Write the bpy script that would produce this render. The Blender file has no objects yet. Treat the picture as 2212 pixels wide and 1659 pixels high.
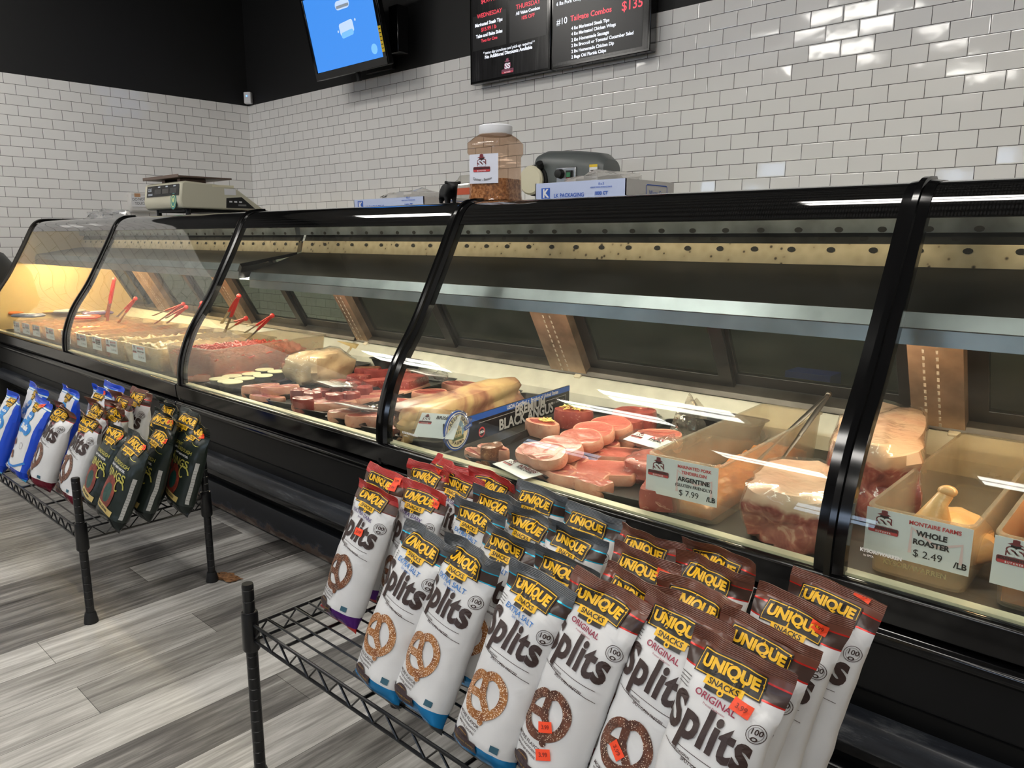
import bpy, bmesh, math, random
from mathutils import Vector, Matrix, noise
random.seed(7)
sc = bpy.context.scene
COL = sc.collection
PI = math.pi
V = Vector

# ---------------------------------------------------------------- camera
PAN, TILT, ROLL, FPX, EYE = 0.7414535, 0.190410, 0.001539, 1628.24, 1.19
_f = V((-math.sin(PAN) * math.cos(TILT), math.cos(PAN) * math.cos(TILT), -math.sin(TILT)))
_r = _f.cross(V((0, 0, 1))).normalized()
_u = _r.cross(_f)
_r, _u = _r * math.cos(ROLL) + _u * math.sin(ROLL), _u * math.cos(ROLL) - _r * math.sin(ROLL)
cd = bpy.data.cameras.new('camera')
cd.sensor_width = 36.0
cd.lens = FPX / 2212 * 36
cd.clip_start = 0.05
cam = bpy.data.objects.new('camera', cd)
COL.objects.link(cam)
cam.matrix_world = Matrix(((_r.x, _u.x, -_f.x, 0), (_r.y, _u.y, -_f.y, 0), (_r.z, _u.z, -_f.z, EYE), (0, 0, 0, 1)))
sc.camera = cam


def ray(x, y):
    return _r * ((x - 1106) / FPX) - _u * ((y - 829.5) / FPX) + _f


def at_z(x, y, z):
    d = ray(x, y)
    return d * ((z - EYE) / d.z) + V((0, 0, EYE))


def at_y(x, y, Y):
    d = ray(x, y)
    return d * (Y / d.y) + V((0, 0, EYE))


def at_x(x, y, X):
    d = ray(x, y)
    return d * (X / d.x) + V((0, 0, EYE))


# ---------------------------------------------------------------- world, exposure
w = bpy.data.worlds.new('world')
sc.world = w
w.use_nodes = True
w.node_tree.nodes['Background'].inputs[0].default_value = (0.75, 0.85, 1, 1)
w.node_tree.nodes['Background'].inputs[1].default_value = 0.6
sc.view_settings.view_transform = 'Standard'
sc.view_settings.look = 'None'
sc.view_settings.gamma = 1
sc.view_settings.use_curve_mapping = False
sc.view_settings.exposure = 0.0
sc.cycles.use_denoising = True
sc.cycles.max_bounces = 10
sc.cycles.transparent_max_bounces = 24
sc.cycles.sample_clamp_indirect = 6
sc.cycles.caustics_reflective = False
sc.cycles.caustics_refractive = False

LAMP = 23.0         # ceiling fixtures
WINDOW = 7        # daylight in the shop windows
CASE_W = 7.5       # watts of each case lamp per section


# ---------------------------------------------------------------- materials
def lin(c):
    return tuple(((v / 255) / 12.92 if v / 255 <= 0.04045 else ((v / 255 + 0.055) / 1.055) ** 2.4) for v in c[:3]) + (1.0,)


def newmat(name):
    m = bpy.data.materials.new(name)
    m.use_nodes = True
    nt = m.node_tree
    return m, nt, nt.nodes['Principled BSDF'], nt.nodes['Material Output']


def nd(nt, kind, props=None, **ins):
    n = nt.nodes.new(kind)
    for k, v in (props or {}).items():
        setattr(n, k, v)
    for k, v in ins.items():
        key = int(k[1:]) if k[0] == 'i' and k[1:].isdigit() else k.replace('_', ' ')
        if hasattr(v, 'is_output') or isinstance(v, bpy.types.NodeSocket):
            nt.links.new(v, n.inputs[key])
        else:
            n.inputs[key].default_value = v
    return n


def coords(nt, kind='Object', scale=(1, 1, 1), loc=(0, 0, 0), rot=(0, 0, 0)):
    tc = nt.nodes.new('ShaderNodeTexCoord')
    mp = nd(nt, 'ShaderNodeMapping', Vector=tc.outputs[kind], Scale=scale, Location=loc, Rotation=rot)
    return mp.outputs[0]


def ramp(nt, fac, stops):
    r = nt.nodes.new('ShaderNodeValToRGB')
    nt.links.new(fac, r.inputs[0])
    e = r.color_ramp.elements
    while len(e) < len(stops):
        e.new(0.5)
    for i, (p, c) in enumerate(stops):
        e[i].position = p
        e[i].color = lin(c) if len(c) == 3 else c
    return r.outputs[0]


_mats = {}


def mat(name, c=(128, 128, 128), rough=0.5, metal=0.0, spec=0.5, var=0.0, vscale=8.0, bump=0.0, bscale=40.0, coat=0.0, sss=0.0):
    if name in _mats:
        return _mats[name]
    m, nt, b, o = newmat(name)
    b.inputs['Base Color'].default_value = lin(c)
    b.inputs['Roughness'].default_value = rough
    b.inputs['Metallic'].default_value = metal
    b.inputs['Specular IOR Level'].default_value = spec
    b.inputs['Coat Weight'].default_value = coat
    if sss:
        b.inputs['Subsurface Weight'].default_value = sss
        b.inputs['Subsurface Radius'].default_value = (0.01, 0.004, 0.002)
        b.inputs['Subsurface Scale'].default_value = 1.0
    if var or bump:
        co = coords(nt)
    if var:
        n = nd(nt, 'ShaderNodeTexNoise', Vector=co, Scale=vscale, Detail=4.0)
        lo = tuple(max(0, v * (1 - var)) for v in c)
        hi = tuple(min(255, v * (1 + var)) for v in c)
        nt.links.new(ramp(nt, n.outputs[0], [(0.3, lo), (0.7, hi)]), b.inputs['Base Color'])
    if bump:
        n2 = nd(nt, 'ShaderNodeTexNoise', Vector=co, Scale=bscale, Detail=3.0)
        bp = nd(nt, 'ShaderNodeBump', Strength=bump, Distance=0.01, Height=n2.outputs[0])
        nt.links.new(bp.outputs[0], b.inputs['Normal'])
    _mats[name] = m
    return m


def emis(name, c, s):
    m, nt, b, o = newmat(name)
    b.inputs['Base Color'].default_value = lin(c)
    b.inputs['Emission Color'].default_value = lin(c)
    b.inputs['Emission Strength'].default_value = s
    b.inputs['Roughness'].default_value = 0.3
    return m


def clear(name, tint=(255, 255, 255), ior=1.5, body=0.0, bodycol=(230, 225, 215), rough=0.0, bump=0.0, bscale=30, refl=1.0, streak=0.0):
    """thin transparent sheet: straight-through transmission, Fresnel mirror, optional milky body"""
    m, nt, b, o = newmat(name)
    nt.nodes.remove(b)
    t = nd(nt, 'ShaderNodeBsdfTransparent', Color=lin(tint))
    g = nd(nt, 'ShaderNodeBsdfGlossy', Roughness=rough, Color=(refl, refl, refl, 1))
    gg = nt.nodes.new('ShaderNodeNewGeometry')
    io = nd(nt, 'ShaderNodeMapRange', i0=gg.outputs['Backfacing'], i3=ior, i4=1 / ior)
    fr = nd(nt, 'ShaderNodeFresnel', IOR=io.outputs[0])
    if bump:
        co = coords(nt)
        nz = nd(nt, 'ShaderNodeTexNoise', Vector=co, Scale=bscale, Detail=2.0)
        bp = nd(nt, 'ShaderNodeBump', Strength=bump, Distance=0.01, Height=nz.outputs[0])
        nt.links.new(bp.outputs[0], g.inputs['Normal'])
        nt.links.new(bp.outputs[0], fr.inputs['Normal'])
    base = t.outputs[0]
    if body or streak:
        d = nd(nt, 'ShaderNodeBsdfDiffuse', Color=lin(bodycol))
        tr = nd(nt, 'ShaderNodeBsdfTranslucent', Color=lin(bodycol))
        dm = nd(nt, 'ShaderNodeMixShader', i0=0.4, i1=d.outputs[0], i2=tr.outputs[0])
        mx = nd(nt, 'ShaderNodeMixShader', i0=body, i1=t.outputs[0], i2=dm.outputs[0])
        if streak:
            co2 = coords(nt, scale=(1.0, 3.0, 3.0))
            n3 = nd(nt, 'ShaderNodeTexNoise', Vector=co2, Scale=5.0, Detail=6.0)
            fac = nd(nt, 'ShaderNodeMapRange', i0=n3.outputs[0], i1=0.35, i2=0.8, i3=body, i4=body + streak)
            nt.links.new(fac.outputs[0], mx.inputs[0])
        base = mx.outputs[0]
    ms = nd(nt, 'ShaderNodeMixShader', i0=fr.outputs[0], i1=base, i2=g.outputs[0])
    nt.links.new(ms.outputs[0], o.inputs[0])
    return m


# ---------------------------------------------------------------- mesh building
class MB:
    def __init__(s):
        s.v, s.f, s.m = [], [], []

    def add(s, vs, fs, mi=0):
        n = len(s.v)
        s.v += [tuple(p) for p in vs]
        s.f += [tuple(i + n for i in f) for f in fs]
        s.m += [mi] * len(fs) if isinstance(mi, int) else list(mi)
        return s

    def box(s, c, sz, rot=None, mi=0):
        x, y, z = (d / 2 for d in sz)
        vs = [V((a * x, b * y, d * z)) for a in (-1, 1) for b in (-1, 1) for d in (-1, 1)]
        if rot is not None:
            vs = [rot @ p for p in vs]
        return s.add([p + V(c) for p in vs], [(0, 1, 3, 2), (4, 6, 7, 5), (0, 4, 5, 1), (2, 3, 7, 6), (0, 2, 6, 4), (1, 5, 7, 3)], mi)

    def span(s, a, b, mi=0):
        return s.box([(p + q) / 2 for p, q in zip(a, b)], [abs(q - p) for p, q in zip(a, b)], None, mi)

    def loft(s, rings, closed=True, caps=True, mi=0):
        n = len(rings[0])
        vs = [p for r in rings for p in r]
        fs = []
        for i in range(len(rings) - 1):
            for j in range(n if closed else n - 1):
                k = (j + 1) % n
                fs.append((i * n + j, i * n + k, (i + 1) * n + k, (i + 1) * n + j))
        if caps and closed:
            fs.append(tuple(range(n))[::-1])
            fs.append(tuple((len(rings) - 1) * n + j for j in range(n)))
        return s.add(vs, fs, mi)

    def tube(s, pts, r, n=8, mi=0, closed=False, flat=1.0):
        pts = [V(p) for p in pts]
        rr = r if isinstance(r, (list, tuple)) else [r] * len(pts)
        rings = []
        up = None
        for i, p in enumerate(pts):
            a = pts[i - 1] if (i or closed) else p
            b = pts[(i + 1) % len(pts)] if (i < len(pts) - 1 or closed) else p
            t = (b - a).normalized()
            if up is None:
                up = V((0, 0, 1)) if abs(t.z) < 0.9 else V((1, 0, 0))
            sx = t.cross(up).normalized()
            up = sx.cross(t)
            rings.append([p + sx * (rr[i] * math.cos(2 * PI * k / n)) + up * (rr[i] * flat * math.sin(2 * PI * k / n)) for k in range(n)])
        if closed:
            rings.append(rings[0])
        return s.loft(rings, caps=not closed, mi=mi)

    def cyl(s, a, b, r, n=16, mi=0):
        return s.tube([a, b], r, n, mi)

    def lathe(s, prof, c=(0, 0, 0), n=24, mi=0, M=None, caps=True):
        rings = []
        for r, z in prof:
            ring = [V((r * math.cos(2 * PI * k / n), r * math.sin(2 * PI * k / n), z)) for k in range(n)]
            rings.append([(M @ p if M else p) + V(c) for p in ring])
        return s.loft(rings, mi=mi, caps=caps)

    def prism(s, poly, axis, h0, h1, mi=0):
        """poly: 2D outline; axis 'x' -> (y,z), 'y' -> (x,z), 'z' -> (x,y)"""
        def P(p, h):
            return {'x': (h, p[0], p[1]), 'y': (p[0], h, p[1]), 'z': (p[0], p[1], h)}[axis]
        return s.loft([[P(p, h0) for p in poly], [P(p, h1) for p in poly]], mi=mi)

    def ball(s, c, r, nu=16, nv=10, M=None, fn=None, mi=0):
        r = r if isinstance(r, (list, tuple)) else (r, r, r)
        rings = []
        for i in range(nv + 1):
            th = PI * i / nv
            th = min(max(th, 0.02), PI - 0.02)
            ring = []
            for j in range(nu):
                ph = 2 * PI * j / nu
                d = V((math.sin(th) * math.cos(ph), math.sin(th) * math.sin(ph), -math.cos(th)))
                k = fn(d) if fn else 1.0
                p = V((d.x * r[0], d.y * r[1], d.z * r[2])) * k
                ring.append((M @ p if M else p) + V(c))
            rings.append(ring)
        return s.loft(rings, mi=mi)

    def build(s, name, mats, parent=None, smooth=True, bevel=0.0, world=False, angle=40, sub=0):
        me = bpy.data.meshes.new(name)
        vs = s.v
        if world and parent is not None:
            inv = parent.matrix_basis.inverted()
            vs = [inv @ V(p) for p in vs]
        me.from_pydata([tuple(p) for p in vs], [], s.f)
        for m in (mats if isinstance(mats, (list, tuple)) else [mats]):
            me.materials.append(m)
        me.polygons.foreach_set('material_index', s.m)
        if smooth:
            me.polygons.foreach_set('use_smooth', [True] * len(me.polygons))
            try:
                me.set_sharp_from_angle(angle=math.radians(angle))
            except Exception:
                pass
        bm = bmesh.new()
        bm.from_mesh(me)
        bmesh.ops.recalc_face_normals(bm, faces=bm.faces)
        bm.to_mesh(me)
        bm.free()
        o = bpy.data.objects.new(name, me)
        COL.objects.link(o)
        if parent is not None:
            o.parent = parent
        if bevel:
            md = o.modifiers.new('bevel', 'BEVEL')
            md.width = bevel
            md.segments = 2
            md.limit_method = 'ANGLE'
        if sub:
            md = o.modifiers.new('sub', 'SUBSURF')
            md.levels = sub
            md.render_levels = sub
        return o


def tag(o, label=None, cat=None, group=None, kind=None):
    for k, v in (('label', label), ('category', cat), ('group', group), ('kind', kind)):
        if v:
            o[k] = v
    return o


def thing(name, label, cat, loc=(0, 0, 0), rz=0.0, group=None):
    o = bpy.data.objects.new(name, None)
    o.empty_display_size = 0.05
    COL.objects.link(o)
    o.location = loc
    o.rotation_euler = (0, 0, rz)
    o.matrix_basis = Matrix.Translation(V(loc)) @ Matrix.Rotation(rz, 4, 'Z')
    return tag(o, label, cat, group)


def dup(root, loc, rz, label, group=None):
    r = root.copy()
    COL.objects.link(r)
    r.location = loc
    r.rotation_euler = (0, 0, rz)
    r['label'] = label
    if group:
        r['group'] = group
    for ch in list(root.children):
        c = ch.copy()
        COL.objects.link(c)
        c.parent = r
        for g in list(ch.children):
            d = g.copy()
            COL.objects.link(d)
            d.parent = c
    return r


# flat lettering as mesh: returns 2D verts and faces
_tc = {}


def text2d(body, size, bold=0.0, align='CENTER', space=1.0, shear=0.0, maxlen=0.0, xs=1.0):
    key = (body, round(size, 5), bold, align, space, shear, maxlen, xs)
    if key in _tc:
        return _tc[key]
    cu = bpy.data.curves.new('t', 'FONT')
    cu.body = body
    cu.size = size
    cu.align_x = align
    cu.align_y = 'CENTER'
    cu.offset = bold * size
    cu.space_character = space
    cu.shear = shear
    cu.resolution_u = 3
    cu.fill_mode = 'FRONT'
    ob = bpy.data.objects.new('t', cu)
    COL.objects.link(ob)
    dg = bpy.context.evaluated_depsgraph_get()
    me = bpy.data.meshes.new_from_object(ob.evaluated_get(dg))
    bm = bmesh.new()
    bm.from_mesh(me)
    if maxlen:
        for _ in range(3):
            es = [e for e in bm.edges if e.calc_length() > maxlen]
            if not es:
                break
            bmesh.ops.subdivide_edges(bm, edges=es, cuts=1)
            bmesh.ops.triangulate(bm, faces=[f for f in bm.faces if len(f.verts) > 4])
    vs = [(v.co.x * xs, v.co.y) for v in bm.verts]
    bm.verts.index_update()
    fs = [tuple(v.index for v in f.verts) for f in bm.faces]
    bm.free()
    bpy.data.objects.remove(ob)
    bpy.data.curves.remove(cu)
    bpy.data.meshes.remove(me)
    _tc[key] = (vs, fs)
    return vs, fs


def put(mb, art, fn, mi=0, dx=0.0, dy=0.0, rot=0.0, arc=0.0):
    """place flat art (verts2d, faces) through the surface map fn(u, v)"""
    c, s_ = math.cos(rot), math.sin(rot)
    out = []
    for x, y in art[0]:
        if arc:
            y = y - arc * x * x
        out.append(fn(dx + x * c - y * s_, dy + x * s_ + y * c))
    mb.add(out, art[1], mi)


def rect2d(wd, h, nx=1, ny=1):
    vs = [(-wd / 2 + wd * i / nx, -h / 2 + h * j / ny) for j in range(ny + 1) for i in range(nx + 1)]
    fs = [(j * (nx + 1) + i, j * (nx + 1) + i + 1, (j + 1) * (nx + 1) + i + 1, (j + 1) * (nx + 1) + i) for j in range(ny) for i in range(nx)]
    return vs, fs


def disc2d(r0, r1, n=24, sx=1.0, sy=1.0):
    """ring (r0>0) or disc"""
    vs, fs = [], []
    for k in range(n):
        a = 2 * PI * k / n
        vs += [(r1 * sx * math.cos(a), r1 * sy * math.sin(a)), (max(r0, 1e-5) * sx * math.cos(a), max(r0, 1e-5) * sy * math.sin(a))]
    for k in range(n):
        j = (k + 1) % n
        fs.append((2 * k, 2 * j, 2 * j + 1, 2 * k + 1))
    return vs, fs


def stroke2d(pts, wd, closed=False):
    n = len(pts)
    vs, fs = [], []
    for i in range(n):
        a = V(pts[i - 1] if (i or closed) else pts[i])
        b = V(pts[(i + 1) % n] if (i < n - 1 or closed) else pts[i])
        d = (b - a).normalized()
        q = V((-d.y, d.x)) * (wd / 2)
        vs += [tuple(V(pts[i]) + q), tuple(V(pts[i]) - q)]
    for i in range(n if closed else n - 1):
        j = (i + 1) % n
        fs.append((2 * i, 2 * i + 1, 2 * j + 1, 2 * j))
    return vs, fs


def poly2d(pts):
    """fan around the centroid"""
    cx = sum(p[0] for p in pts) / len(pts)
    cy = sum(p[1] for p in pts) / len(pts)
    n = len(pts)
    return [(cx, cy)] + list(pts), [(0, 1 + i, 1 + (i + 1) % n) for i in range(n)]


def rrect(wd, h, r, n=4):
    out = []
    for cx, cy, a0 in ((wd / 2 - r, h / 2 - r, 0), (-wd / 2 + r, h / 2 - r, 90), (-wd / 2 + r, -h / 2 + r, 180), (wd / 2 - r, -h / 2 + r, 270)):
        for k in range(n + 1):
            a = math.radians(a0 + 90 * k / n)
            out.append((cx + r * math.cos(a), cy + r * math.sin(a)))
    return out


def plane_map(o, ex, ey, off=0.0):
    o, ex, ey = V(o), V(ex).normalized(), V(ey).normalized()
    nrm = ex.cross(ey)
    return lambda u, v, k=off: o + ex * u + ey * v + nrm * k


def lift(fn, k):
    return lambda u, v: fn(u, v, k)


# common materials
BLACK = mat('black_enamel', (11, 12, 14), 0.33, spec=0.3, bump=0.02, bscale=25)
BLACKG = mat('black_gloss', (8, 8, 9), 0.12)
BLACKM = mat('black_matte', (20, 20, 21), 0.55)
STEEL = mat('brushed_steel', (162, 163, 167), 0.32, 1.0, var=0.12, vscale=6)
STEELW = mat('worn_warm_steel', (176, 152, 132), 0.42, 0.85, var=0.18, vscale=9, bump=0.02)
WHITEP = mat('white_card', (236, 236, 238), 0.5)
CREAMP = mat('cream_plastic', (232, 222, 196), 0.4)
INK = mat('black_ink', (22, 20, 22), 0.5)
REDINK = mat('red_ink', (205, 62, 66), 0.5)
MAROON = mat('maroon_ink', (120, 36, 44), 0.5)
PINKINK = mat('pale_pink_ink', (240, 208, 208), 0.55)
ORANGE = mat('orange_sticker', (250, 78, 38), 0.5)
WHITEINK = mat('white_ink', (240, 240, 238), 0.5)
FILM = clear('shrink_film', (250, 250, 250), 1.45, body=0.03, bump=0.25, bscale=45, rough=0.05)
BIN = clear('frosted_bin_plastic', (238, 230, 214), 1.4, body=0.17, bodycol=(238, 232, 220), rough=0.22, streak=0.12)
GLASS = clear('case_glass', (246, 250, 247), 1.40, refl=0.8, body=0.005, bodycol=(220, 220, 215), streak=0.015)
REARGLASS = clear('rear_door_glass', (206, 212, 204), 1.35, refl=0.28, rough=0.06, body=0.06, bodycol=(120, 126, 116), streak=0.08)

# ================================================================ setting
XL, YB, XR, YF, ZC = -7.008, 3.898, 3.2, -5.2, 3.75
TILE, ZT, CB, CL = 0.0775, 2.4356, -2.36950, 1.87186


def tile_mat(name, axis, c0):
    m, nt, b, o = newmat(name)
    tc = nt.nodes.new('ShaderNodeTexCoord')
    sp = nd(nt, 'ShaderNodeSeparateXYZ', i0=tc.outputs['Object'])
    w2 = 2 * TILE
    a = nd(nt, 'ShaderNodeMath', {'operation': 'ADD'}, i0=sp.outputs[axis], i1=-c0 + 60 * w2)
    z = nd(nt, 'ShaderNodeMath', {'operation': 'ADD'}, i0=sp.outputs[2], i1=-ZT + 40 * TILE)
    cv = nd(nt, 'ShaderNodeCombineXYZ', i0=a.outputs[0], i1=z.outputs[0])
    br = nd(nt, 'ShaderNodeTexBrick', {'offset': 0.5, 'offset_frequency': 2}, Vector=cv.outputs[0], Color1=(0, 0, 0, 1), Color2=(1, 1, 1, 1), Mortar=(0.5, 0.5, 0.5, 1), Scale=1.0)
    br.inputs['Mortar Size'].default_value = 0.0016
    br.inputs['Mortar Smooth'].default_value = 0.15
    br.inputs['Bias'].default_value = 0.0
    br.inputs['Brick Width'].default_value = w2
    br.inputs['Row Height'].default_value = TILE
    # wide soft edge for the pillowed glaze
    br2 = nd(nt, 'ShaderNodeTexBrick', {'offset': 0.5, 'offset_frequency': 2}, Vector=cv.outputs[0], Scale=1.0)
    br2.inputs['Mortar Size'].default_value = 0.006
    br2.inputs['Mortar Smooth'].default_value = 1.0
    br2.inputs['Brick Width'].default_value = w2
    br2.inputs['Row Height'].default_value = TILE
    wn = nd(nt, 'ShaderNodeTexWhiteNoise', {'noise_dimensions': '1D'}, W=br.outputs['Color'])
    col = nd(nt, 'ShaderNodeMix', {'data_type': 'RGBA'}, i0=br.outputs['Color'], i6=lin((240, 239, 237)), i7=lin((246, 245, 243)))
    col2 = nd(nt, 'ShaderNodeMix', {'data_type': 'RGBA'}, i0=br.outputs['Fac'], i6=col.outputs[2], i7=lin((74, 72, 70)))
    nt.links.new(col2.outputs[2], b.inputs['Base Color'])
    rr = nd(nt, 'ShaderNodeMapRange', i0=br.outputs['Fac'], i3=0.06, i4=0.8)
    nt.links.new(rr.outputs[0], b.inputs['Roughness'])
    # each tile set at a slightly different angle, gently wavy glaze
    ge = nt.nodes.new('ShaderNodeNewGeometry')
    off = nd(nt, 'ShaderNodeVectorMath', {'operation': 'SUBTRACT'}, i0=wn.outputs['Color'], i1=(0.5, 0.5, 0.5))
    scv = nd(nt, 'ShaderNodeVectorMath', {'operation': 'SCALE'}, i0=off.outputs[0], Scale=0.048)
    ad = nd(nt, 'ShaderNodeVectorMath', {'operation': 'ADD'}, i0=ge.outputs['Normal'], i1=scv.outputs[0])
    nm = nd(nt, 'ShaderNodeVectorMath', {'operation': 'NORMALIZE'}, i0=ad.outputs[0])
    nz = nd(nt, 'ShaderNodeTexNoise', Vector=cv.outputs[0], Scale=16.0, Detail=1.0)
    inv = nd(nt, 'ShaderNodeMath', {'operation': 'MULTIPLY_ADD'}, i0=br2.outputs['Fac'], i1=-1.0, i2=1.0)
    hh = nd(nt, 'ShaderNodeMath', {'operation': 'MULTIPLY_ADD'}, i0=nz.outputs[0], i1=0.35, i2=inv.outputs[0])
    bp = nd(nt, 'ShaderNodeBump', Strength=0.35, Distance=0.0022, Height=hh.outputs[0], Normal=nm.outputs[0])
    nt.links.new(bp.outputs[0], b.inputs['Normal'])
    return m


PAINT = mat('black_wall_paint', (20, 20, 21), 0.6, bump=0.02, bscale=120)


def wall(name, axis, pos, thick, lo, hi, tm):
    """axis 'y': wall at Y=pos spanning X lo..hi; axis 'x': wall at X=pos spanning Y lo..hi"""
    mb = MB()
    for z0, z1, mi in ((0, ZT, 0), (ZT, ZC, 1)):
        if axis == 'y':
            mb.span((lo, pos, z0), (hi, pos + thick, z1), mi)
        else:
            mb.span((pos, lo, z0), (pos + thick, hi, z1), mi)
    return tag(mb.build(name, [tm, PAINT], smooth=False), kind='structure')


wall('wall_back', 'y', YB, 0.12, XL - 0.12, XR, tile_mat('white_subway_tile', 0, CB))
wall('wall_left', 'x', XL, -0.12, YF, YB, tile_mat('white_subway_tile_side', 1, CL))
PLASTER = mat('grey_plaster', (104, 102, 100), 0.7)
tag(MB().span((XR, YF, 0), (XR + 0.12, YB + 0.12, ZC)).build('wall_right', PLASTER, smooth=False), kind='structure')
mb = MB()
WINS = [(-6.9, -5.5), (-3.0, -2.1), (-0.7, 1.4)]
WZ0, WZ1 = 1.5, 2.15
xs = [XL - 0.12] + [v for q in WINS for v in q] + [XR + 0.12]
for i in range(0, len(xs), 2):
    mb.span((xs[i], YF - 0.12, 0), (xs[i + 1], YF, ZC))
for a, b_ in WINS:
    mb.span((a, YF - 0.12, 0), (b_, YF, WZ0))
    mb.span((a, YF - 0.12, WZ1), (b_, YF, ZC))
tag(mb.build('wall_front', PLASTER, smooth=False), kind='structure')
DAY = emis('bright_daylit_pane', (205, 226, 255), WINDOW)
for i, (a, b_) in enumerate(WINS):
    wn_ = tag(MB().span((a, YF - 0.08, WZ0), (b_, YF - 0.06, WZ1)).build('window_%d' % (i + 1), DAY, smooth=False), kind='structure')
    fr = MB()
    for x in (a, (a + b_) / 2, b_):
        fr.span((x - 0.03, YF - 0.07, WZ0), (x + 0.03, YF + 0.02, WZ1))
    for z in (WZ0, 1.8, WZ1):
        fr.span((a, YF - 0.07, z - 0.03), (b_, YF + 0.02, z + 0.03))
    fr.build('window_frame', BLACKM, wn_, smooth=False)
tag(MB().span((XL - 0.12, YF - 0.12, ZC), (XR + 0.12, YB + 0.12, ZC + 0.1)).build('ceiling', mat('ceiling_board', (116, 115, 113), 0.8), smooth=False), kind='structure')

# floor of grey wood planks, each plank with its own tone
m, nt, b, o = newmat('grey_wood_plank')
at = nd(nt, 'ShaderNodeAttribute', {'attribute_name': 'tone'})
co = coords(nt, scale=(14, 1.2, 1))
n1 = nd(nt, 'ShaderNodeTexNoise', Vector=co, Scale=1.6, Detail=8.0, Roughness=0.62, Distortion=0.6)
co2 = coords(nt, scale=(42, 2.2, 1))
n2 = nd(nt, 'ShaderNodeTexNoise', Vector=co2, Scale=2.0, Detail=5.0, Roughness=0.7)
n3 = nd(nt, 'ShaderNodeTexNoise', Vector=coords(nt, scale=(5, 1.5, 1)), Scale=1.2, Detail=2.0)
f1 = nd(nt, 'ShaderNodeMath', {'operation': 'MULTIPLY_ADD'}, i0=n2.outputs[0], i1=0.75, i2=n1.outputs[0])
f2 = nd(nt, 'ShaderNodeMath', {'operation': 'MULTIPLY_ADD'}, i0=n3.outputs[0], i1=0.35, i2=f1.outputs[0])
sp = nd(nt, 'ShaderNodeSeparateColor', i0=at.outputs['Color'])
f3 = nd(nt, 'ShaderNodeMath', {'operation': 'MULTIPLY_ADD'}, i0=sp.outputs[0], i1=0.62, i2=f2.outputs[0])
f4 = nd(nt, 'ShaderNodeMapRange', i0=f3.outputs[0], i1=0.95, i2=1.85)
nt.links.new(ramp(nt, f4.outputs[0], [(0.0, (44, 42, 40)), (0.30, (98, 95, 92)), (0.6, (152, 149, 144)), (1.0, (212, 210, 205))]), b.inputs['Base Color'])
b.inputs['Roughness'].default_value = 0.42
bp = nd(nt, 'ShaderNodeBump', Strength=0.12, Distance=0.003, Height=f1.outputs[0])
nt.links.new(bp.outputs[0], b.inputs['Normal'])
mb = MB()
tones = []
PW, PX0, PL = 0.1700, -2.79, 1.22
rng = random.Random(5)
known = {}
# (column, joint Y just before the plank) -> tone, read off the photograph
cols_off = {0: 0.962, 1: 0.567 - 0.41, 2: 0.567, 3: 0.962, 4: 0.567, 5: 0.19, 6: 0.962, 7: 0.55}
tone_at = {(0, 0): 0.85, (0, 1): 0.25, (1, 0): 0.3, (1, 1): 0.25, (2, 0): 0.9, (2, 1): 0.9, (3, 0): 0.42, (3, 1): 0.85, (4, 0): 0.55, (4, 1): 0.5, (4, -1): 0.9,
           (5, 0): 0.95, (5, 1): 0.6, (6, 0): 0.4, (6, 1): 0.55, (6, -1): 0.35, (7, 0): 0.9, (7, 1): 0.5, (7, -1): 0.5, (-1, 0): 0.3, (-2, 0): 0.75}
i0 = int((XL - PX0) / PW) - 1
i1 = int((XR - PX0) / PW) + 1
for i in range(i0, i1 + 1):
    off = cols_off.get(i, rng.choice((0.962, 0.567, 0.19)) + 0.0)
    x0, x1 = PX0 + i * PW, PX0 + (i + 1) * PW
    x0c, x1c = max(x0, XL), min(x1, XR)
    if x1c <= x0c:
        continue
    k0 = int(math.floor((YF - off) / PL)) - 1
    for k in range(k0, 12):
        y0, y1 = max(off + k * PL, YF), min(off + (k + 1) * PL, YB)
        if y1 <= y0:
            continue
        t = tone_at.get((i, k if i != 0 else k), None)
        t = rng.choice((0.2, 0.35, 0.5, 0.7, 0.95)) if t is None else t
        g = 0.0006
        mb.add([(x0c + g, y0 + g, 0), (x1c - g, y0 + g, 0), (x1c - g, y1 - g, 0), (x0c + g, y1 - g, 0)], [(0, 1, 2, 3)])
        tones.append(t)
nplank = len(tones)
mb.span((XL, YF, -0.08), (XR, YB, -0.0015), 1)
fl = mb.build('floor', [m, mat('joint_dark', (40, 38, 36), 0.8)], smooth=False)
ca = fl.data.color_attributes.new('tone', 'FLOAT_COLOR', 'CORNER')
for p in fl.data.polygons:
    t = tones[p.index] if p.index < nplank else 0.2
    for li in p.loop_indices:
        ca.data[li].color = (t, t, t, 1)
tag(fl, kind='structure')

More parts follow.
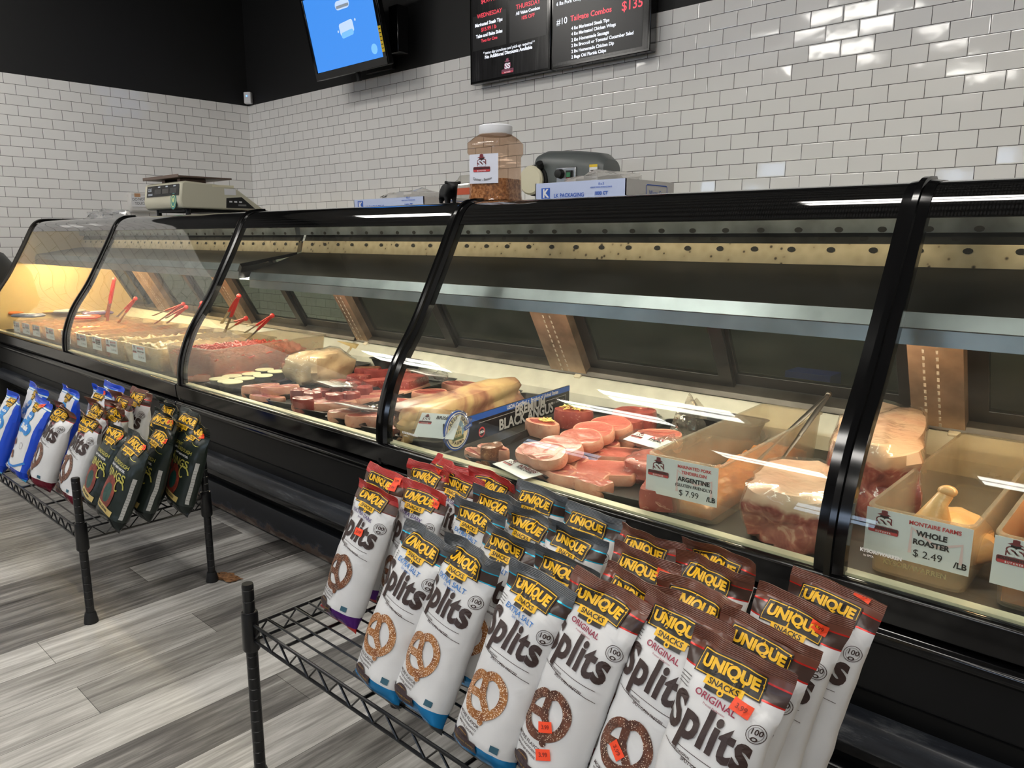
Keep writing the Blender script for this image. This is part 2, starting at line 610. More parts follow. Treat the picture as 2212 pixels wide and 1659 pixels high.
# ceiling fixtures (long troffers along the counter)
LIT = emis('lamp_diffuser', (255, 251, 244), LAMP)
spots = [(-5.15, 1.05), (-1.1, 1.05), (2.4, 1.05), (-6.3, -1.04), (-3.05, -1.04), (1.0, -1.04), (-4.1, -2.2), (-0.4, -2.2), (-3.2, -4.3), (0.4, -4.3)]
cl0 = None
ORD = ['first', 'second', 'third', 'fourth']
for k, (x, y) in enumerate(spots):
    lab = 'white ceiling light, %s from the far wall %s' % (ORD[k % 3 if k < 6 else k % 2], {1.05: 'above the case front', -1.04: 'above the aisle', -2.2: 'in the middle of the shop', -4.3: 'next to the windows'}[y])
    if cl0 is None:
        cl0 = thing('ceiling_light', lab, 'light', (x, y, ZC), 0, 'ceiling lights')
        MB().span((-0.62, -0.26, -0.07), (0.62, 0.26, -0.005)).build('housing', mat('white_enamel', (225, 225, 222), 0.4), cl0, smooth=False)
        for s_ in (-1, 1):
            MB().span((-0.59, s_ * 0.13 - 0.095, -0.085), (0.59, s_ * 0.13 + 0.095, -0.07)).build('diffuser', LIT, cl0, smooth=False)
    else:
        dup(cl0, (x, y, ZC), 0, lab)

# ================================================================ on the walls
LOGO = [WHITEP, INK, REDINK, MAROON, PINKINK]


def logo(mb, fn, wd, k=0.0006):
    """steak-house style badge: two white S letters with a dark red edge under a hat, on a red plaque"""
    h = wd
    put(mb, poly2d(rrect(wd, 0.25 * wd, 0.06 * wd)), lift(fn, k), 3, 0, -0.2 * h)
    put(mb, poly2d(rrect(0.96 * wd, 0.10 * wd, 0.04 * wd)), lift(fn, 2 * k), 2, 0, -0.265 * h)
    put(mb, text2d('SOUTHERN STEER', 0.098 * wd, 0.03, xs=1.15), lift(fn, 3 * k), 1, 0, -0.15 * h)
    put(mb, text2d('BUTCHER', 0.085 * wd, 0.03, space=1.5), lift(fn, 3 * k), 0, 0, -0.268 * h)
    put(mb, text2d('SS', 0.44 * wd, 0.10, xs=1.25, space=0.9), lift(fn, 2 * k), 3, 0, 0.08 * h)
    put(mb, text2d('SS', 0.42 * wd, 0.035, xs=1.25, space=0.93), lift(fn, 3 * k), 0, 0, 0.08 * h)
    put(mb, disc2d(0, 0.15 * wd, 16, 1.0, 0.9), lift(fn, 2 * k), 1, 0.0, 0.28 * h)
    put(mb, poly2d([(-0.24 * wd, 0), (-0.1 * wd, 0.06 * wd), (-0.1 * wd, 0.16 * wd), (0, 0.18 * wd), (0.1 * wd, 0.16 * wd), (0.1 * wd, 0.05 * wd), (0.23 * wd, 0.0), (0, -0.03 * wd)]), lift(fn, 4 * k), 3, 0, 0.36 * h)


def fit(body, width, bold=0.0, shear=0.0, **kw):
    v, f = text2d(body, 1.0, bold, shear=shear, **kw)
    x = [p[0] for p in v]
    s_ = width / (max(x) - min(x))
    return [(p[0] * s_, p[1] * s_) for p in v], f


# television
tv = thing('television', 'wall television tilted down with a bright blue screen and yellow energy sticker', 'television', (-4.93, 3.60, 2.405))
TL = math.radians(12.4)
RT = Matrix.Rotation(TL, 3, 'X')


def tvp(x, y, z):
    return RT @ V((x, y, z))


mb = MB()
W2, H2 = 0.445, 0.60
mb.loft([[tvp(a * sx_, d, zc + b_ * sz_) for a, b_ in ((-1, -1), (1, -1), (1, 1), (-1, 1))] for d, sx_, sz_, zc in ((0, W2, 0.30, 0.30), (0.045, W2, 0.30, 0.30), (0.10, W2 * 0.8, 0.22, 0.28))])
mb.build('cabinet', BLACKG, tv, bevel=0.006)
mb = MB()
for x0, x1, z0, z1 in ((-W2, W2, 0.0, 0.055), (-W2, W2, 0.57, 0.6), (-W2, -W2 + 0.03, 0.05, 0.58), (W2 - 0.035, W2, 0.05, 0.58)):
    mb.box(tvp((x0 + x1) / 2, -0.006, (z0 + z1) / 2), (x1 - x0, 0.012, z1 - z0), RT)
mb.build('bezel', BLACKG, tv, bevel=0.003)
m, nt, b, o = newmat('blue_screen')
b.inputs['Base Color'].default_value = lin((10, 40, 90))
b.inputs['Emission Color'].default_value = lin((70, 150, 245))
b.inputs['Emission Strength'].default_value = 0.95
fm = plane_map(tvp(0, -0.0025, 0.31), RT @ V((1, 0, 0)), RT @ V((0, 0, 1)))
mb = MB()
put(mb, rect2d(2 * W2 - 0.06, 0.53), fm, 0)
pale = emis('screen_pale_picture', (178, 200, 236), 0.9)
pale2 = emis('screen_pale_blue', (110, 172, 248), 0.95)
dark2 = emis('screen_grey_picture', (140, 150, 160), 0.6)
put(mb, poly2d(rrect(0.17, 0.085, 0.02)), lift(fm, 0.0005), 1, 0.05, -0.005, 0.08)
put(mb, poly2d(rrect(0.15, 0.04, 0.018)), lift(fm, 0.0006), 2, 0.05, -0.045, 0.08)
put(mb, poly2d(rrect(0.17, 0.06, 0.03)), lift(fm, 0.0005), 1, 0.05, 0.15)
put(mb, rect2d(0.15, 0.02), lift(fm, 0.0008), 3, 0.05, 0.14)
put(mb, disc2d(0, 0.009, 12), lift(fm, 0.0005), 1, -0.055, -0.015)
put(mb, disc2d(0, 0.009, 12), lift(fm, 0.0005), 1, 0.165, 0.03)
put(mb, disc2d(0, 0.035, 20), lift(fm, 0.0005), 2, 0.32, -0.19)
mb.build('screen', [m, pale, pale2, dark2], tv, smooth=False)
mb = MB()
fs_ = plane_map(tvp(W2 - 0.0175, -0.0125, 0.17), RT @ V((1, 0, 0)), RT @ V((0, 0, 1)))
put(mb, rect2d(0.032, 0.17), fs_, 0)
for k in range(6):
    put(mb, rect2d(0.022, 0.006), lift(fs_, 0.0004), 1, 0, 0.065 - k * 0.025)
mb.build('energy_sticker', [mat('yellow_sticker', (240, 205, 40), 0.5), INK], tv, smooth=False)
mb = MB()
mb.span((-0.06, 0.12, 0.15), (0.06, 0.29, 0.27))
mb.span((-0.16, 0.255, 0.05), (0.16, 0.29, 0.40))
mb.box(tvp(0.0, 0.06, -0.03), (0.03, 0.03, 0.06), RT)
mb.build('wall_bracket', BLACKM, tv, bevel=0.004)
mb = MB()
mb.span((0.34, 0.09, 0.10), (0.44, 0.19, 0.42))
mb.build('side_speaker', BLACKG, tv, bevel=0.006)

# two portrait menu screens
m, nt, b, o = newmat('dark_wood_screen')
co = coords(nt, scale=(22, 1, 1.6))
n = nd(nt, 'ShaderNodeTexNoise', Vector=co, Scale=1.5, Detail=6.0, Distortion=1.2)
rc = ramp(nt, n.outputs[0], [(0.35, (8, 8, 9)), (0.6, (30, 29, 31)), (0.75, (60, 58, 58))])
nt.links.new(rc, b.inputs['Emission Color'])
b.inputs['Base Color'].default_value = (0.004, 0.004, 0.004, 1)
b.inputs['Emission Strength'].default_value = 0.55
b.inputs['Roughness'].default_value = 0.18
WOODS = m
PANEL = emis('screen_black', (7, 7, 10), 0.8)
SWHITE = emis('screen_white_letters', (236, 240, 250), 1.0)
SRED = emis('screen_red_letters', (226, 66, 84), 0.95)
SLOGO = [emis('screen_logo_white', (210, 205, 215), .8), emis('screen_logo_ink', (50, 45, 50), .6), emis('screen_logo_red', (150, 50, 62), .8), emis('screen_logo_maroon', (120, 60, 80), .8)]
BY = 3.80


def board(x0, x1, label, texts, panels, lg=None):
    t = thing('menu_screen', label, 'menu screen', ((x0 + x1) / 2, YB, 2.215), 0, 'menu screens above the tile')
    mb = MB().span((x0, BY, 2.215), (x1, BY + 0.06, 3.42))
    mb.build('case_frame', BLACKG, t, bevel=0.004, world=True)
    MB().span((x0 + 0.2, BY + 0.06, 2.6), (x1 - 0.2, YB - 0.002, 3.0)).build('wall_bracket', BLACKM, t, world=True)
    fn = plane_map((0, BY, 0), (1, 0, 0), (0, 0, 1))
    mb = MB()
    put(mb, rect2d(x1 - x0 - 0.03, 1.17), lift(fn, 0.001), 0, (x0 + x1) / 2, 2.815)
    for px0, py0, px1, py1 in panels:
        a, c = at_y(px0, py0, BY), at_y(px1, py1, BY)
        put(mb, rect2d(c.x - a.x, abs(a.z - c.z)), lift(fn, 0.002), 1, (a.x + c.x) / 2, (a.z + c.z) / 2)
    for body, xa, ya, xb, yb, red, bold, sh in texts:
        a, c = at_y(xa, ya, BY), at_y(xb, yb, BY)
        put(mb, fit(body, abs(c.x - a.x), bold, sh), lift(fn, 0.003), 3 if red else 2, (a.x + c.x) / 2, (a.z + c.z) / 2)
    ms = [WOODS, PANEL, SWHITE, SRED]
    mb.build('display', ms, t, world=True, smooth=False)
    if lg:
        p = at_y(lg[0], lg[1], BY)
        mb = MB()
        logo(mb, plane_map((p.x, BY - 0.003, p.z), (1, 0, 0), (0, 0, 1)), 0.105)
        mb.build('shop_badge', SLOGO, t, world=True, smooth=False)
    return t


bL0, bL1, bR0, bR1 = at_y(1016, 170, BY).x, at_y(1188.5, 140, BY).x, at_y(1190.5, 140, BY).x, at_y(1404, 100, BY).x
board(bL0, bL1, 'menu screen with the weekday specials on dark wood grain', [
    ('$4.99 / lb', 1040, 4, 1072, -4, 1, .02, 0), ('WEDNESDAY', 1031, 36, 1085, 23, 1, .012, 0), ('Marinated Steak Tips', 1027, 56, 1086, 42, 0, .03, 0),
    ('$15.99 / lb', 1040, 65, 1073, 57, 1, .02, 0), ('Take and Bake Sides', 1029, 80, 1086, 67, 0, .03, 0), ('Two for One', 1040, 89, 1075, 81, 1, .02, 0),
    ('THURSDAY', 1115, 16, 1168, 3, 1, .012, 0), ('All Value Combos', 1115, 30, 1167, 17, 0, .03, 0), ('10% OFF', 1127, 39, 1155, 33, 1, .02, 0),
    ('* same day purchase and pick-up required *', 1044, 117, 1155, 90, 0, .01, .25), ('No Additional Discounts Available', 1048, 125, 1150, 101, 0, .03, 0)],
    [(1022, 112, 1094, 18), (1101, 94, 1182, -40)], (1097, 146))
board(bR0, bR1, 'menu screen with the combo prices and the larger list of dishes', [
    ('6 lbs Pork Chops', 1203, 9, 1260, -4, 0, .02, 0), ('#10', 1203, 50, 1226, 43, 0, .0, 0), ('Tailgate Combos', 1233, 41, 1322, 20, 1, .02, 0), ('$135', 1344, 16, 1389, 4, 1, .01, 0),
    ('4 lbs Marinated Steak Tips', 1235, 62, 1317, 43, 0, .025, 0), ('4 lbs Marinated Chicken Wings', 1235, 74, 1331, 53, 0, .025, 0), ('2 lbs Homemade Sausage', 1235, 87, 1316, 70, 0, .025, 0),
    ('2 lbs Broccoli or Tomato/ Cucumber Salad', 1235, 100, 1369, 70, 0, .025, 0), ('2 lbs Homemade Chicken Dip', 1235, 113, 1327, 92, 0, .025, 0), ('2 Bags Old Florida Chips', 1235, 125, 1310, 108, 0, .025, 0)],
    [(1194, 138, 1392, -60)])

# motion sensor in the corner
sn = thing('motion_sensor', 'small white motion sensor with a blue light in the room corner', 'sensor', (-6.93, 3.86, 2.445))
MB().box((0, 0, 0.05), (0.07, 0.05, 0.105), Matrix.Rotation(0.6, 3, 'Z')).build('housing', WHITEP, sn, bevel=0.008)
MB().ball((0.012, -0.024, 0.065), (0.008, 0.004, 0.006), 10, 6).build('indicator_light', emis('blue_led', (90, 150, 255), 3), sn)

# box with a taped note on the far wall
nb = thing('wall_dispenser', 'white wall box with a taped handwritten note beside the scale', 'wall box', (XL + 0.002, 2.80, 1.41))
MB().span((0, -0.105, 0.0), (0.075, 0.13, 0.17)).build('housing', mat('off_white_plastic', (214, 212, 208), 0.35), nb, bevel=0.02)
fn = plane_map((0.078, -0.03, 0.095), (0, 1, 0.02), (0, 0, 1))
mb = MB()
put(mb, rect2d(0.125, 0.095), fn, 0)
put(mb, rect2d(0.05, 0.03), lift(fn, 0.001), 1, -0.01, 0.05)
put(mb, text2d('DO NOT', 0.034, 0.0, xs=.8), lift(fn, 0.001), 2, 0.0, 0.015, 0.05)
put(mb, text2d('TOUCH', 0.034, 0.0, xs=.8), lift(fn, 0.001), 2, 0.012, -0.02, 0.05)
mb.build('taped_note', [WHITEP, mat('brown_tape', (196, 150, 112), 0.5), INK], nb, smooth=False)

# domed bin beyond the end of the counter
db = thing('waste_bin', 'dark grey domed bin beyond the far end of the display case', 'bin', (-6.62, 1.42, 0))
DG = mat('dark_grey_plastic', (62, 62, 60), 0.45)
MB().lathe([(0.22, 0), (0.235, 0.04), (0.27, 0.78), (0.285, 0.80), (0.285, 0.83)], n=28).build('drum', DG, db)
MB().lathe([(0.285, 0.831), (0.29, 0.86), (0.27, 0.99), (0.21, 1.08), (0.11, 1.125), (0.01, 1.135)], n=28).build('domed_lid', DG, db)

# ================================================================ display cases
GP = [(1.400, 0.568), (1.403, 0.63), (1.423, 0.71), (1.468, 0.81), (1.55, 0.93), (1.612, 1.04), (1.672, 1.15), (1.716, 1.235)]
GB = [(1.716, 1.235), (1.738, 1.272), (1.765, 1.297), (1.80, 1.309), (1.85, 1.312)]


def smooth2(pts, k=4):
    out = []
    n = len(pts)
    for i in range(n - 1):
        p0, p1, p2, p3 = (V(pts[max(i - 1, 0)]), V(pts[i]), V(pts[i + 1]), V(pts[min(i + 2, n - 1)]))
        for j in range(k):
            t = j / k
            out.append(tuple(0.5 * ((2 * p1) + (p2 - p0) * t + (2 * p0 - 5 * p1 + 4 * p2 - p3) * t * t + (3 * p1 - p0 - 3 * p2 + p3) * t ** 3)))
    out.append(tuple(pts[-1]))
    return out


GPS, GBS = smooth2(GP), smooth2(GB)
ALL = smooth2(GP + GB[1:])


def offs(prof, d):
    out = []
    for i in range(len(prof)):
        a, b = V(prof[max(i - 1, 0)]), V(prof[min(i + 1, len(prof) - 1)])
        t = (b - a).normalized()
        out.append(tuple(V(prof[i]) + V((-t.y, t.x)) * d))
    return out


RR = Matrix.Rotation(math.atan(0.56), 3, 'X')


def rp(x, t, s):
    return V((x, 2.385, 0.665)) + RR @ V((0, t, s))


def rbox(mb, x0, x1, t0, t1, s0, s1, mi=0):
    mb.box(rp((x0 + x1) / 2, (t0 + t1) / 2, (s0 + s1) / 2), (x1 - x0, t1 - t0, s1 - s0), RR, mi)


# worn kick plate: dark enamel eaten by rust near the floor
m, nt, b, o = newmat('rusty_kick_plate')
tc = nt.nodes.new('ShaderNodeTexCoord')
sp = nd(nt, 'ShaderNodeSeparateXYZ', i0=tc.outputs['Object'])
n = nd(nt, 'ShaderNodeTexNoise', Vector=coords(nt, scale=(1, 1, 2)), Scale=9.0, Detail=8.0, Roughness=0.7)
h1 = nd(nt, 'ShaderNodeMapRange', i0=sp.outputs[2], i1=0.0, i2=0.10, i3=0.42, i4=-0.25)
h2 = nd(nt, 'ShaderNodeMath', {'operation': 'ADD'}, i0=n.outputs[0], i1=h1.outputs[0])
nt.links.new(ramp(nt, h2.outputs[0], [(0.54, (20, 23, 30)), (0.62, (44, 48, 58)), (0.66, (84, 72, 64)), (0.76, (80, 58, 44)), (0.88, (128, 116, 104))]), b.inputs['Base Color'])
b.inputs['Roughness'].default_value = 0.6
RUST = m
m, nt, b, o = newmat('scuffed_blue_bumper')
n = nd(nt, 'ShaderNodeTexNoise', Vector=coords(nt, scale=(1, 4, 6)), Scale=5.0, Detail=9.0, Roughness=0.75)
nt.links.new(ramp(nt, n.outputs[0], [(0.35, (26, 29, 36)), (0.55, (46, 50, 58)), (0.64, (92, 95, 100))]), b.inputs['Base Color'])
b.inputs['Roughness'].default_value = 0.35
BUMP = m
m, nt, b, o = newmat('spotted_air_panel_steel')
v1 = nd(nt, 'ShaderNodeTexVoronoi', Vector=coords(nt), Scale=38.0)
n = nd(nt, 'ShaderNodeTexNoise', Vector=coords(nt), Scale=4.0, Detail=5.0)
a1 = nd(nt, 'ShaderNodeMath', {'operation': 'MULTIPLY'}, i0=v1.outputs[0], i1=n.outputs[0])
nt.links.new(ramp(nt, a1.outputs[0], [(0.04, (70, 60, 48)), (0.09, (186, 172, 144)), (0.4, (202, 188, 160))]), b.inputs['Base Color'])
b.inputs['Metallic'].default_value = 0.35
b.inputs['Roughness'].default_value = 0.38
GOLD = m
SILL = mat('dull_sill_steel', (92, 88, 84), 0.45, 0.7, var=0.2, bump=0.03)
RISER = mat('pale_enamel_liner', (224, 222, 208), 0.45, var=0.05, vscale=12)
LINER = mat('warm_cream_liner', (216, 190, 140), 0.5)
LIP = mat('cream_front_lip', (238, 228, 196), 0.45, var=0.05)
DECK = mat('dark_deck_pan', (44, 42, 40), 0.5, var=0.3, vscale=14)
DOTS, nt, b, o = newmat('dotted_black_glass')
vz = nd(nt, 'ShaderNodeTexVoronoi', {'voronoi_dimensions': '2D'}, Vector=coords(nt, scale=(1, 1, 1)), Scale=160.0, Randomness=0.0)
nt.links.new(ramp(nt, vz.outputs[0], [(0.25, (26, 26, 26)), (0.4, (6, 6, 6))]), b.inputs['Base Color'])
b.inputs['Roughness'].default_value = 0.04
b.inputs['Coat Weight'].default_value = 1.0


def dots(mb, x0, x1, y, z, step, ny):
    v, f = disc2d(0, 0.009, 10, 1.25, 0.8)
    x = x0 + step / 2
    while x < x1:
        mb.add([(x + a, y - ny * c_ - 0.0006, z + c_) for a, c_ in v], f, 1)
        x += step


def case(x0, x1, posts, pillars, label, shelfx, lampmats, sy, sz, end=None):
    t = thing('display_case', label, 'display case', ((x0 + x1) / 2, 1.9, 0))

    def B(mb, name, mats, **k):
        return mb.build(name, mats, t, world=True, **k)
    B(MB().prism([(1.50, 0.02), (1.50, 0.20), (1.455, 0.205), (1.455, 0.215), (1.442, 0.30), (1.436, 0.335), (1.420, 0.345), (1.418, 0.46), (1.41, 0.545), (2.50, 0.545), (2.46, 0.66), (2.52, 0.66), (2.52, 0.02)], 'x', x0, x1), 'base_cabinet', BLACK, bevel=0.004)
    B(MB().prism([(1.470, 0.012), (1.462, 0.10), (1.470, 0.125), (1.505, 0.125), (1.505, 0.012)], 'x', x0 + .002, x1 - .002), 'kick_plate', RUST, bevel=0.003)
    B(MB().prism([(1.458, 0.207), (1.408, 0.222), (1.400, 0.235), (1.405, 0.270), (1.415, 0.285), (1.458, 0.292)], 'x', x0 + .002, x1 - .002), 'bumper_rail', BUMP, bevel=0.006)
    B(MB().prism([(1.505, 0.150), (1.478, 0.152), (1.474, 0.170), (1.478, 0.188), (1.505, 0.190)], 'x', x0 + .002, x1 - .002), 'lower_molding', BLACKG, bevel=0.003)
    B(MB().prism([(1.425, 0.452), (1.392, 0.458), (1.380, 0.470), (1.381, 0.484), (1.392, 0.494), (1.425, 0.498)], 'x', x0 + .002, x1 - .002), 'front_molding', BLACKG, bevel=0.004)
    B(MB().prism([(1.41, 0.50), (1.390, 0.505), (1.386, 0.562), (1.398, 0.568), (1.407, 0.568), (1.412, 0.545)], 'x', x0 + .002, x1 - .002), 'glass_channel', BLACKG, bevel=0.002)
    B(MB().prism([(1.410, 0.546), (1.409, 0.572), (1.432, 0.573), (1.448, 0.560), (1.448, 0.546)], 'x', x0 + .01, x1 - .01), 'front_lip', LIP)
    B(MB().span((x0 + .01, 1.448, 0.546), (x1 - .01, 2.30, 0.556)), 'deck_pan', DECK, smooth=False)
    B(MB().prism([(2.285, 0.556), (2.285, 0.60), (2.335, 0.655), (2.36, 0.66), (2.44, 0.66), (2.44, 0.556)], 'x', x0 + .01, x1 - .01), 'rear_liner', RISER)
    B(MB().prism([(2.34, 0.661), (2.345, 0.680), (2.38, 0.70), (2.46, 0.70), (2.46, 0.661)], 'x', x0 + .01, x1 - .01), 'door_sill', SILL, bevel=0.002)
    # top
    B(MB().span((x0, 1.80, 1.286), (x1, 2.16, 1.306)), 'top_panel', BLACKG, bevel=0.004)
    mb = MB()
    mb.prism([(2.03, 1.245), (2.045, 1.286), (2.16, 1.286), (2.16, 1.235)], 'x', x0 + .01, x1 - .01)
    B(mb, 'rear_header', BLACKM, smooth=False)
    s0, s1 = shelfx
    a = [(2.046, 1.211), (2.050, 1.245)]
    mb = MB().prism([(2.030, 1.206), (2.026, 1.242), (2.05, 1.245), (2.06, 1.206)], 'x', s0, s1)
    dots(mb, s0 + .05, s1, 2.0285, 1.214, 0.105, 0.11)
    B(mb, 'upper_air_panel', [mat('blue_grey_steel', (124, 130, 136), 0.35, 0.5, var=.25), BLACKM], smooth=False)
    mb = MB().prism([(2.050, 1.178), (2.062, 1.206), (2.075, 1.206), (2.065, 1.178)], 'x', s0, s1)
    dots(mb, s0, s1, 2.0555, 1.192, 0.105, -0.43)
    B(mb, 'air_gap', [mat('dark_steel', (60, 60, 60), 0.4, 0.8, var=.3), BLACKM], smooth=False)
    mb = MB().prism([(2.030, 1.124), (2.044, 1.178), (2.06, 1.178), (2.05, 1.124)], 'x', s0, s1)
    dots(mb, s0 + .03, s1, 2.0385, 1.163, 0.105, -0.26)
    B(mb, 'air_panel', [GOLD, BLACKM], smooth=False)
    # lamp shelf: dark sloping top, two-step steel nose
    B(MB().prism([(sy + 0.012, sz + 0.071), (2.032, 1.124), (2.032, 1.110), (sy + 0.02, sz + 0.055)], 'x', s0, s1), 'shelf_top', BLACK, smooth=False)
    B(MB().prism([(sy, sz + 0.002), (sy + .004, sz + 0.036), (sy - .002, sz + 0.039), (sy + 0.012, sz + 0.071), (sy + 0.02, sz + 0.055), (sy + 0.012, sz + 0.03), (2.02, 1.07), (2.02, 1.06), (sy + 0.03, sz + 0.004)], 'x', s0, s1), 'lamp_shelf', STEEL, smooth=False)
    px = [s0] + [p for p in posts if s0 < p < s1 - .05] + [s1]
    for i in range(len(px) - 1):
        mb = MB()
        mb.tube([(px[i] + 0.08, sy + 0.10, sz + 0.005), (px[i + 1] - 0.08, sy + 0.10, sz + 0.005)], 0.013, 10)
        B(mb, 'lamp_tube', lampmats[min(i, len(lampmats) - 1)])
        mb = MB()
        mb.tube([(px[i] + 0.06, 1.86, 1.270), (px[i + 1] - 0.06, 1.86, 1.270)], 0.010, 8)
        B(mb, 'upper_lamp_tube', UPPER)
    # rear doors and pillars
    for p, wd in pillars:
        mb = MB()
        rbox(mb, p - wd / 2, p + wd / 2, -0.035, 0.03, -0.05, 0.50)
        for k in range(22):
            for q in (-0.028, 0.006):
                rbox(mb, p + q - 0.003, p + q + 0.003, -0.0362, -0.0345, -0.02 + k * 0.023, -0.008 + k * 0.023, 1)
        B(mb, 'pillar', [STEELW, mat('slot_bright', (190, 176, 160), 0.5)], smooth=False)
        mb = MB()
        rbox(mb, p + wd * .2, p + wd * .2 + 0.032, -0.055, -0.036, -0.02, 0.022)
        B(mb, 'plastic_clip', CREAMP, bevel=0.004)
    ps = [x0 + 0.02] + [v for q in pillars for v in (q[0] - q[1] / 2, q[0] + q[1] / 2)] + [x1]
    for i in range(0, len(ps), 2):
        a, c = ps[i], ps[i + 1]
        if c - a < 0.15:
            continue
        mid = (a + c) / 2
        for q0, q1, tt in ((a, mid + 0.02, 0.0), (mid - 0.02, c, 0.022)):
            mb = MB()
            for e in ((q0, q0 + 0.05, 0.03, 0.56), (q1 - 0.05, q1, 0.03, 0.56), (q0, q1, 0.03, 0.075), (q0, q1, 0.52, 0.565)):
                rbox(mb, e[0], e[1], tt, tt + 0.018, e[2], e[3])
            d = B(mb, 'sliding_door', mat('door_frame_black', (22, 22, 23), 0.35), bevel=0.002)
            mb = MB()
            rbox(mb, q0 + 0.045, q1 - 0.045, tt + 0.006, tt + 0.011, 0.07, 0.525)
            pn = mb.build('pane', REARGLASS, d, smooth=False)
            pn.data.transform(Matrix.Translation(-V(t.location)))
    # posts and curved panes
    for p in posts:
        pr = offs(ALL, 0.011)
        qr = offs(ALL, -0.020)
        mb = MB()
        rings = []
        for (ay, az), (by, bz) in zip(pr, qr):
            rings.append([(p - 0.028, by, bz), (p - 0.028, ay * .7 + by * .3, az * .7 + bz * .3), (p - 0.008, ay * .8 + by * .2, az * .8 + bz * .2), (p - 0.006, ay, az), (p + 0.006, ay, az), (p + 0.008, ay * .8 + by * .2, az * .8 + bz * .2), (p + 0.028, ay * .7 + by * .3, az * .7 + bz * .3), (p + 0.028, by, bz)])
        low = [(x, y + 0.0, 0.50) for x, y, z in rings[0]]
        mb.loft([low] + rings)
        B(mb, 'post', BLACKG, angle=50)
    px = [x0 + (0.012 if end == 'left' else 0)] + [p for p in posts if p > x0 + .05] + [x1]
    for i in range(len(px) - 1):
        a, c = px[i] + 0.012, px[i + 1] - 0.012
        for prof, nm, mt in ((GPS, 'glass_pane', GLASS), (GBS, 'dotted_top_band', DOTS)):
            if c - a < 0.05:
                continue
            o1, i1 = prof, offs(prof, -0.005)
            ring = [(y, z) for y, z in o1] + [(y, z) for y, z in reversed(i1)]
            mb = MB()
            mb.loft([[(a, y, z) for y, z in ring], [(c, y, z) for y, z in ring]])
            if nm == 'dotted_top_band':
                mb.v = [tuple(q) for q in mb.v]
            B(mb, nm, mt, angle=50)
    if end:
        e = x0 if end == 'left' else x1
        s_ = 1 if end == 'left' else -1
        poly = offs(ALL, -0.004) + [(2.16, 1.30), (2.06, 1.25), (2.40, 0.66), (2.40, 0.556), (1.42, 0.556)]
        B(MB().prism(poly, 'x', e, e + s_ * 0.012), 'end_panel', LINER, smooth=False)
        mb = MB()
        mb.tube([(e, y, z) for y, z in ALL] + [(e, 2.15, 1.31)], 0.016, 8)
        B(mb, 'end_trim', mat('polished_trim', (60, 58, 55), 0.18, 1.0))
    return t


def lampmat(n_, c, k=1.0):
    return emis(n_, c, CASE_W * 9 * k)


LW = lampmat('case_lamp_warm', (255, 218, 160), 2.7)
LN = lampmat('case_lamp_neutral', (255, 238, 214))
LO = lampmat('case_lamp_amber', (255, 214, 164))
UPPER = lampmat('upper_case_lamp', (255, 232, 196), 0.13)
PX = [-4.70, -3.235, -1.83, -0.463]
case(-6.22, -3.262, [-4.70], [(-5.56, 0.26), (-4.41, 0.17)], 'far black deli display case holding the row of small labelled tubs', (-6.20, -3.275), [LW, LN], 1.72, 1.005, 'left')
case(-3.258, 1.10, [-3.235, -1.83, -0.463, 0.90], [(-3.20, 0.10), (-1.84, 0.18), (-0.51, 0.135), (0.86, 0.135)], 'near black curved-glass display case filled with fresh meat trays', (-3.235, 1.08), [LN, LN, LO, LO], 1.75, 0.967)

# counter along the back wall
bc = thing('back_counter', 'dark work counter along the tiled back wall', 'counter', (-1.9, 3.55, 0))
MB().span((-4.4, 3.22, 0.06), (1.6, 3.88, 0.86)).build('cabinet', mat('dark_counter_front', (52, 52, 54), 0.4), bc, world=True, smooth=False)
MB().span((-4.45, 3.18, 0.86), (1.65, 3.89, 0.90)).build('worktop', STEEL, bc, world=True, bevel=0.004)
bx = thing('carton', 'small blue carton on the floor rack behind the rear doors', 'box', (-1.12, 2.95, 0.42))
MB().span((-0.09, 0, 0), (0.09, 0.12, 0.25)).build('box_body', mat('blue_carton', (36, 66, 160), 0.5), bx, bevel=0.002)
fn = plane_map((0, -0.001, 0.12), (1, 0, 0), (0, 0, 1))
mb = MB()
put(mb, rect2d(0.11, 0.06), fn, 0, 0.01, 0)
put(mb, text2d('Small', 0.03, 0.02), lift(fn, .0006), 1, 0, 0.07)
put(mb, text2d('S', 0.04, 0.02), lift(fn, .0006), 2, -0.03, 0)
mb.build('carton_label', [WHITEP, WHITEINK, REDINK], bx, smooth=False)
lr = thing('low_stand', 'low dark stand under the blue carton behind the counter', 'stand', (-1.2, 3.0, 0))
MB().span((-0.45, -0.08, 0.38), (0.35, 0.15, 0.42)).span((-0.44, -0.06, 0), (-0.38, 0.13, 0.38)).span((0.28, -0.06, 0), (0.34, 0.13, 0.38)).build('stand_frame', BLACKM, lr, smooth=False)
for k, (x, lab) in enumerate(((-1.36, 'white price card leaning behind the rear door, beside the gap'), (-1.27, 'white price card leaning next to the blue carton'))):
    c_ = thing('price_card', lab, 'card', (x, 2.96, 0.42), 0, 'cards behind the doors')
    fn = plane_map((0, 0, 0.11), (1, 0, 0), (0, 0.25, 1))
    mb = MB()
    mb.box((0, 0.012, 0.11), (0.07, 0.004, 0.2), Matrix.Rotation(-0.245, 3, 'X'))
    put(mb, text2d('$ 12.99', 0.022, 0.01), lift(fn, -0.001), 1, 0, 0.03)
    mb.build('card_sheet', [WHITEP, INK], c_, smooth=False)

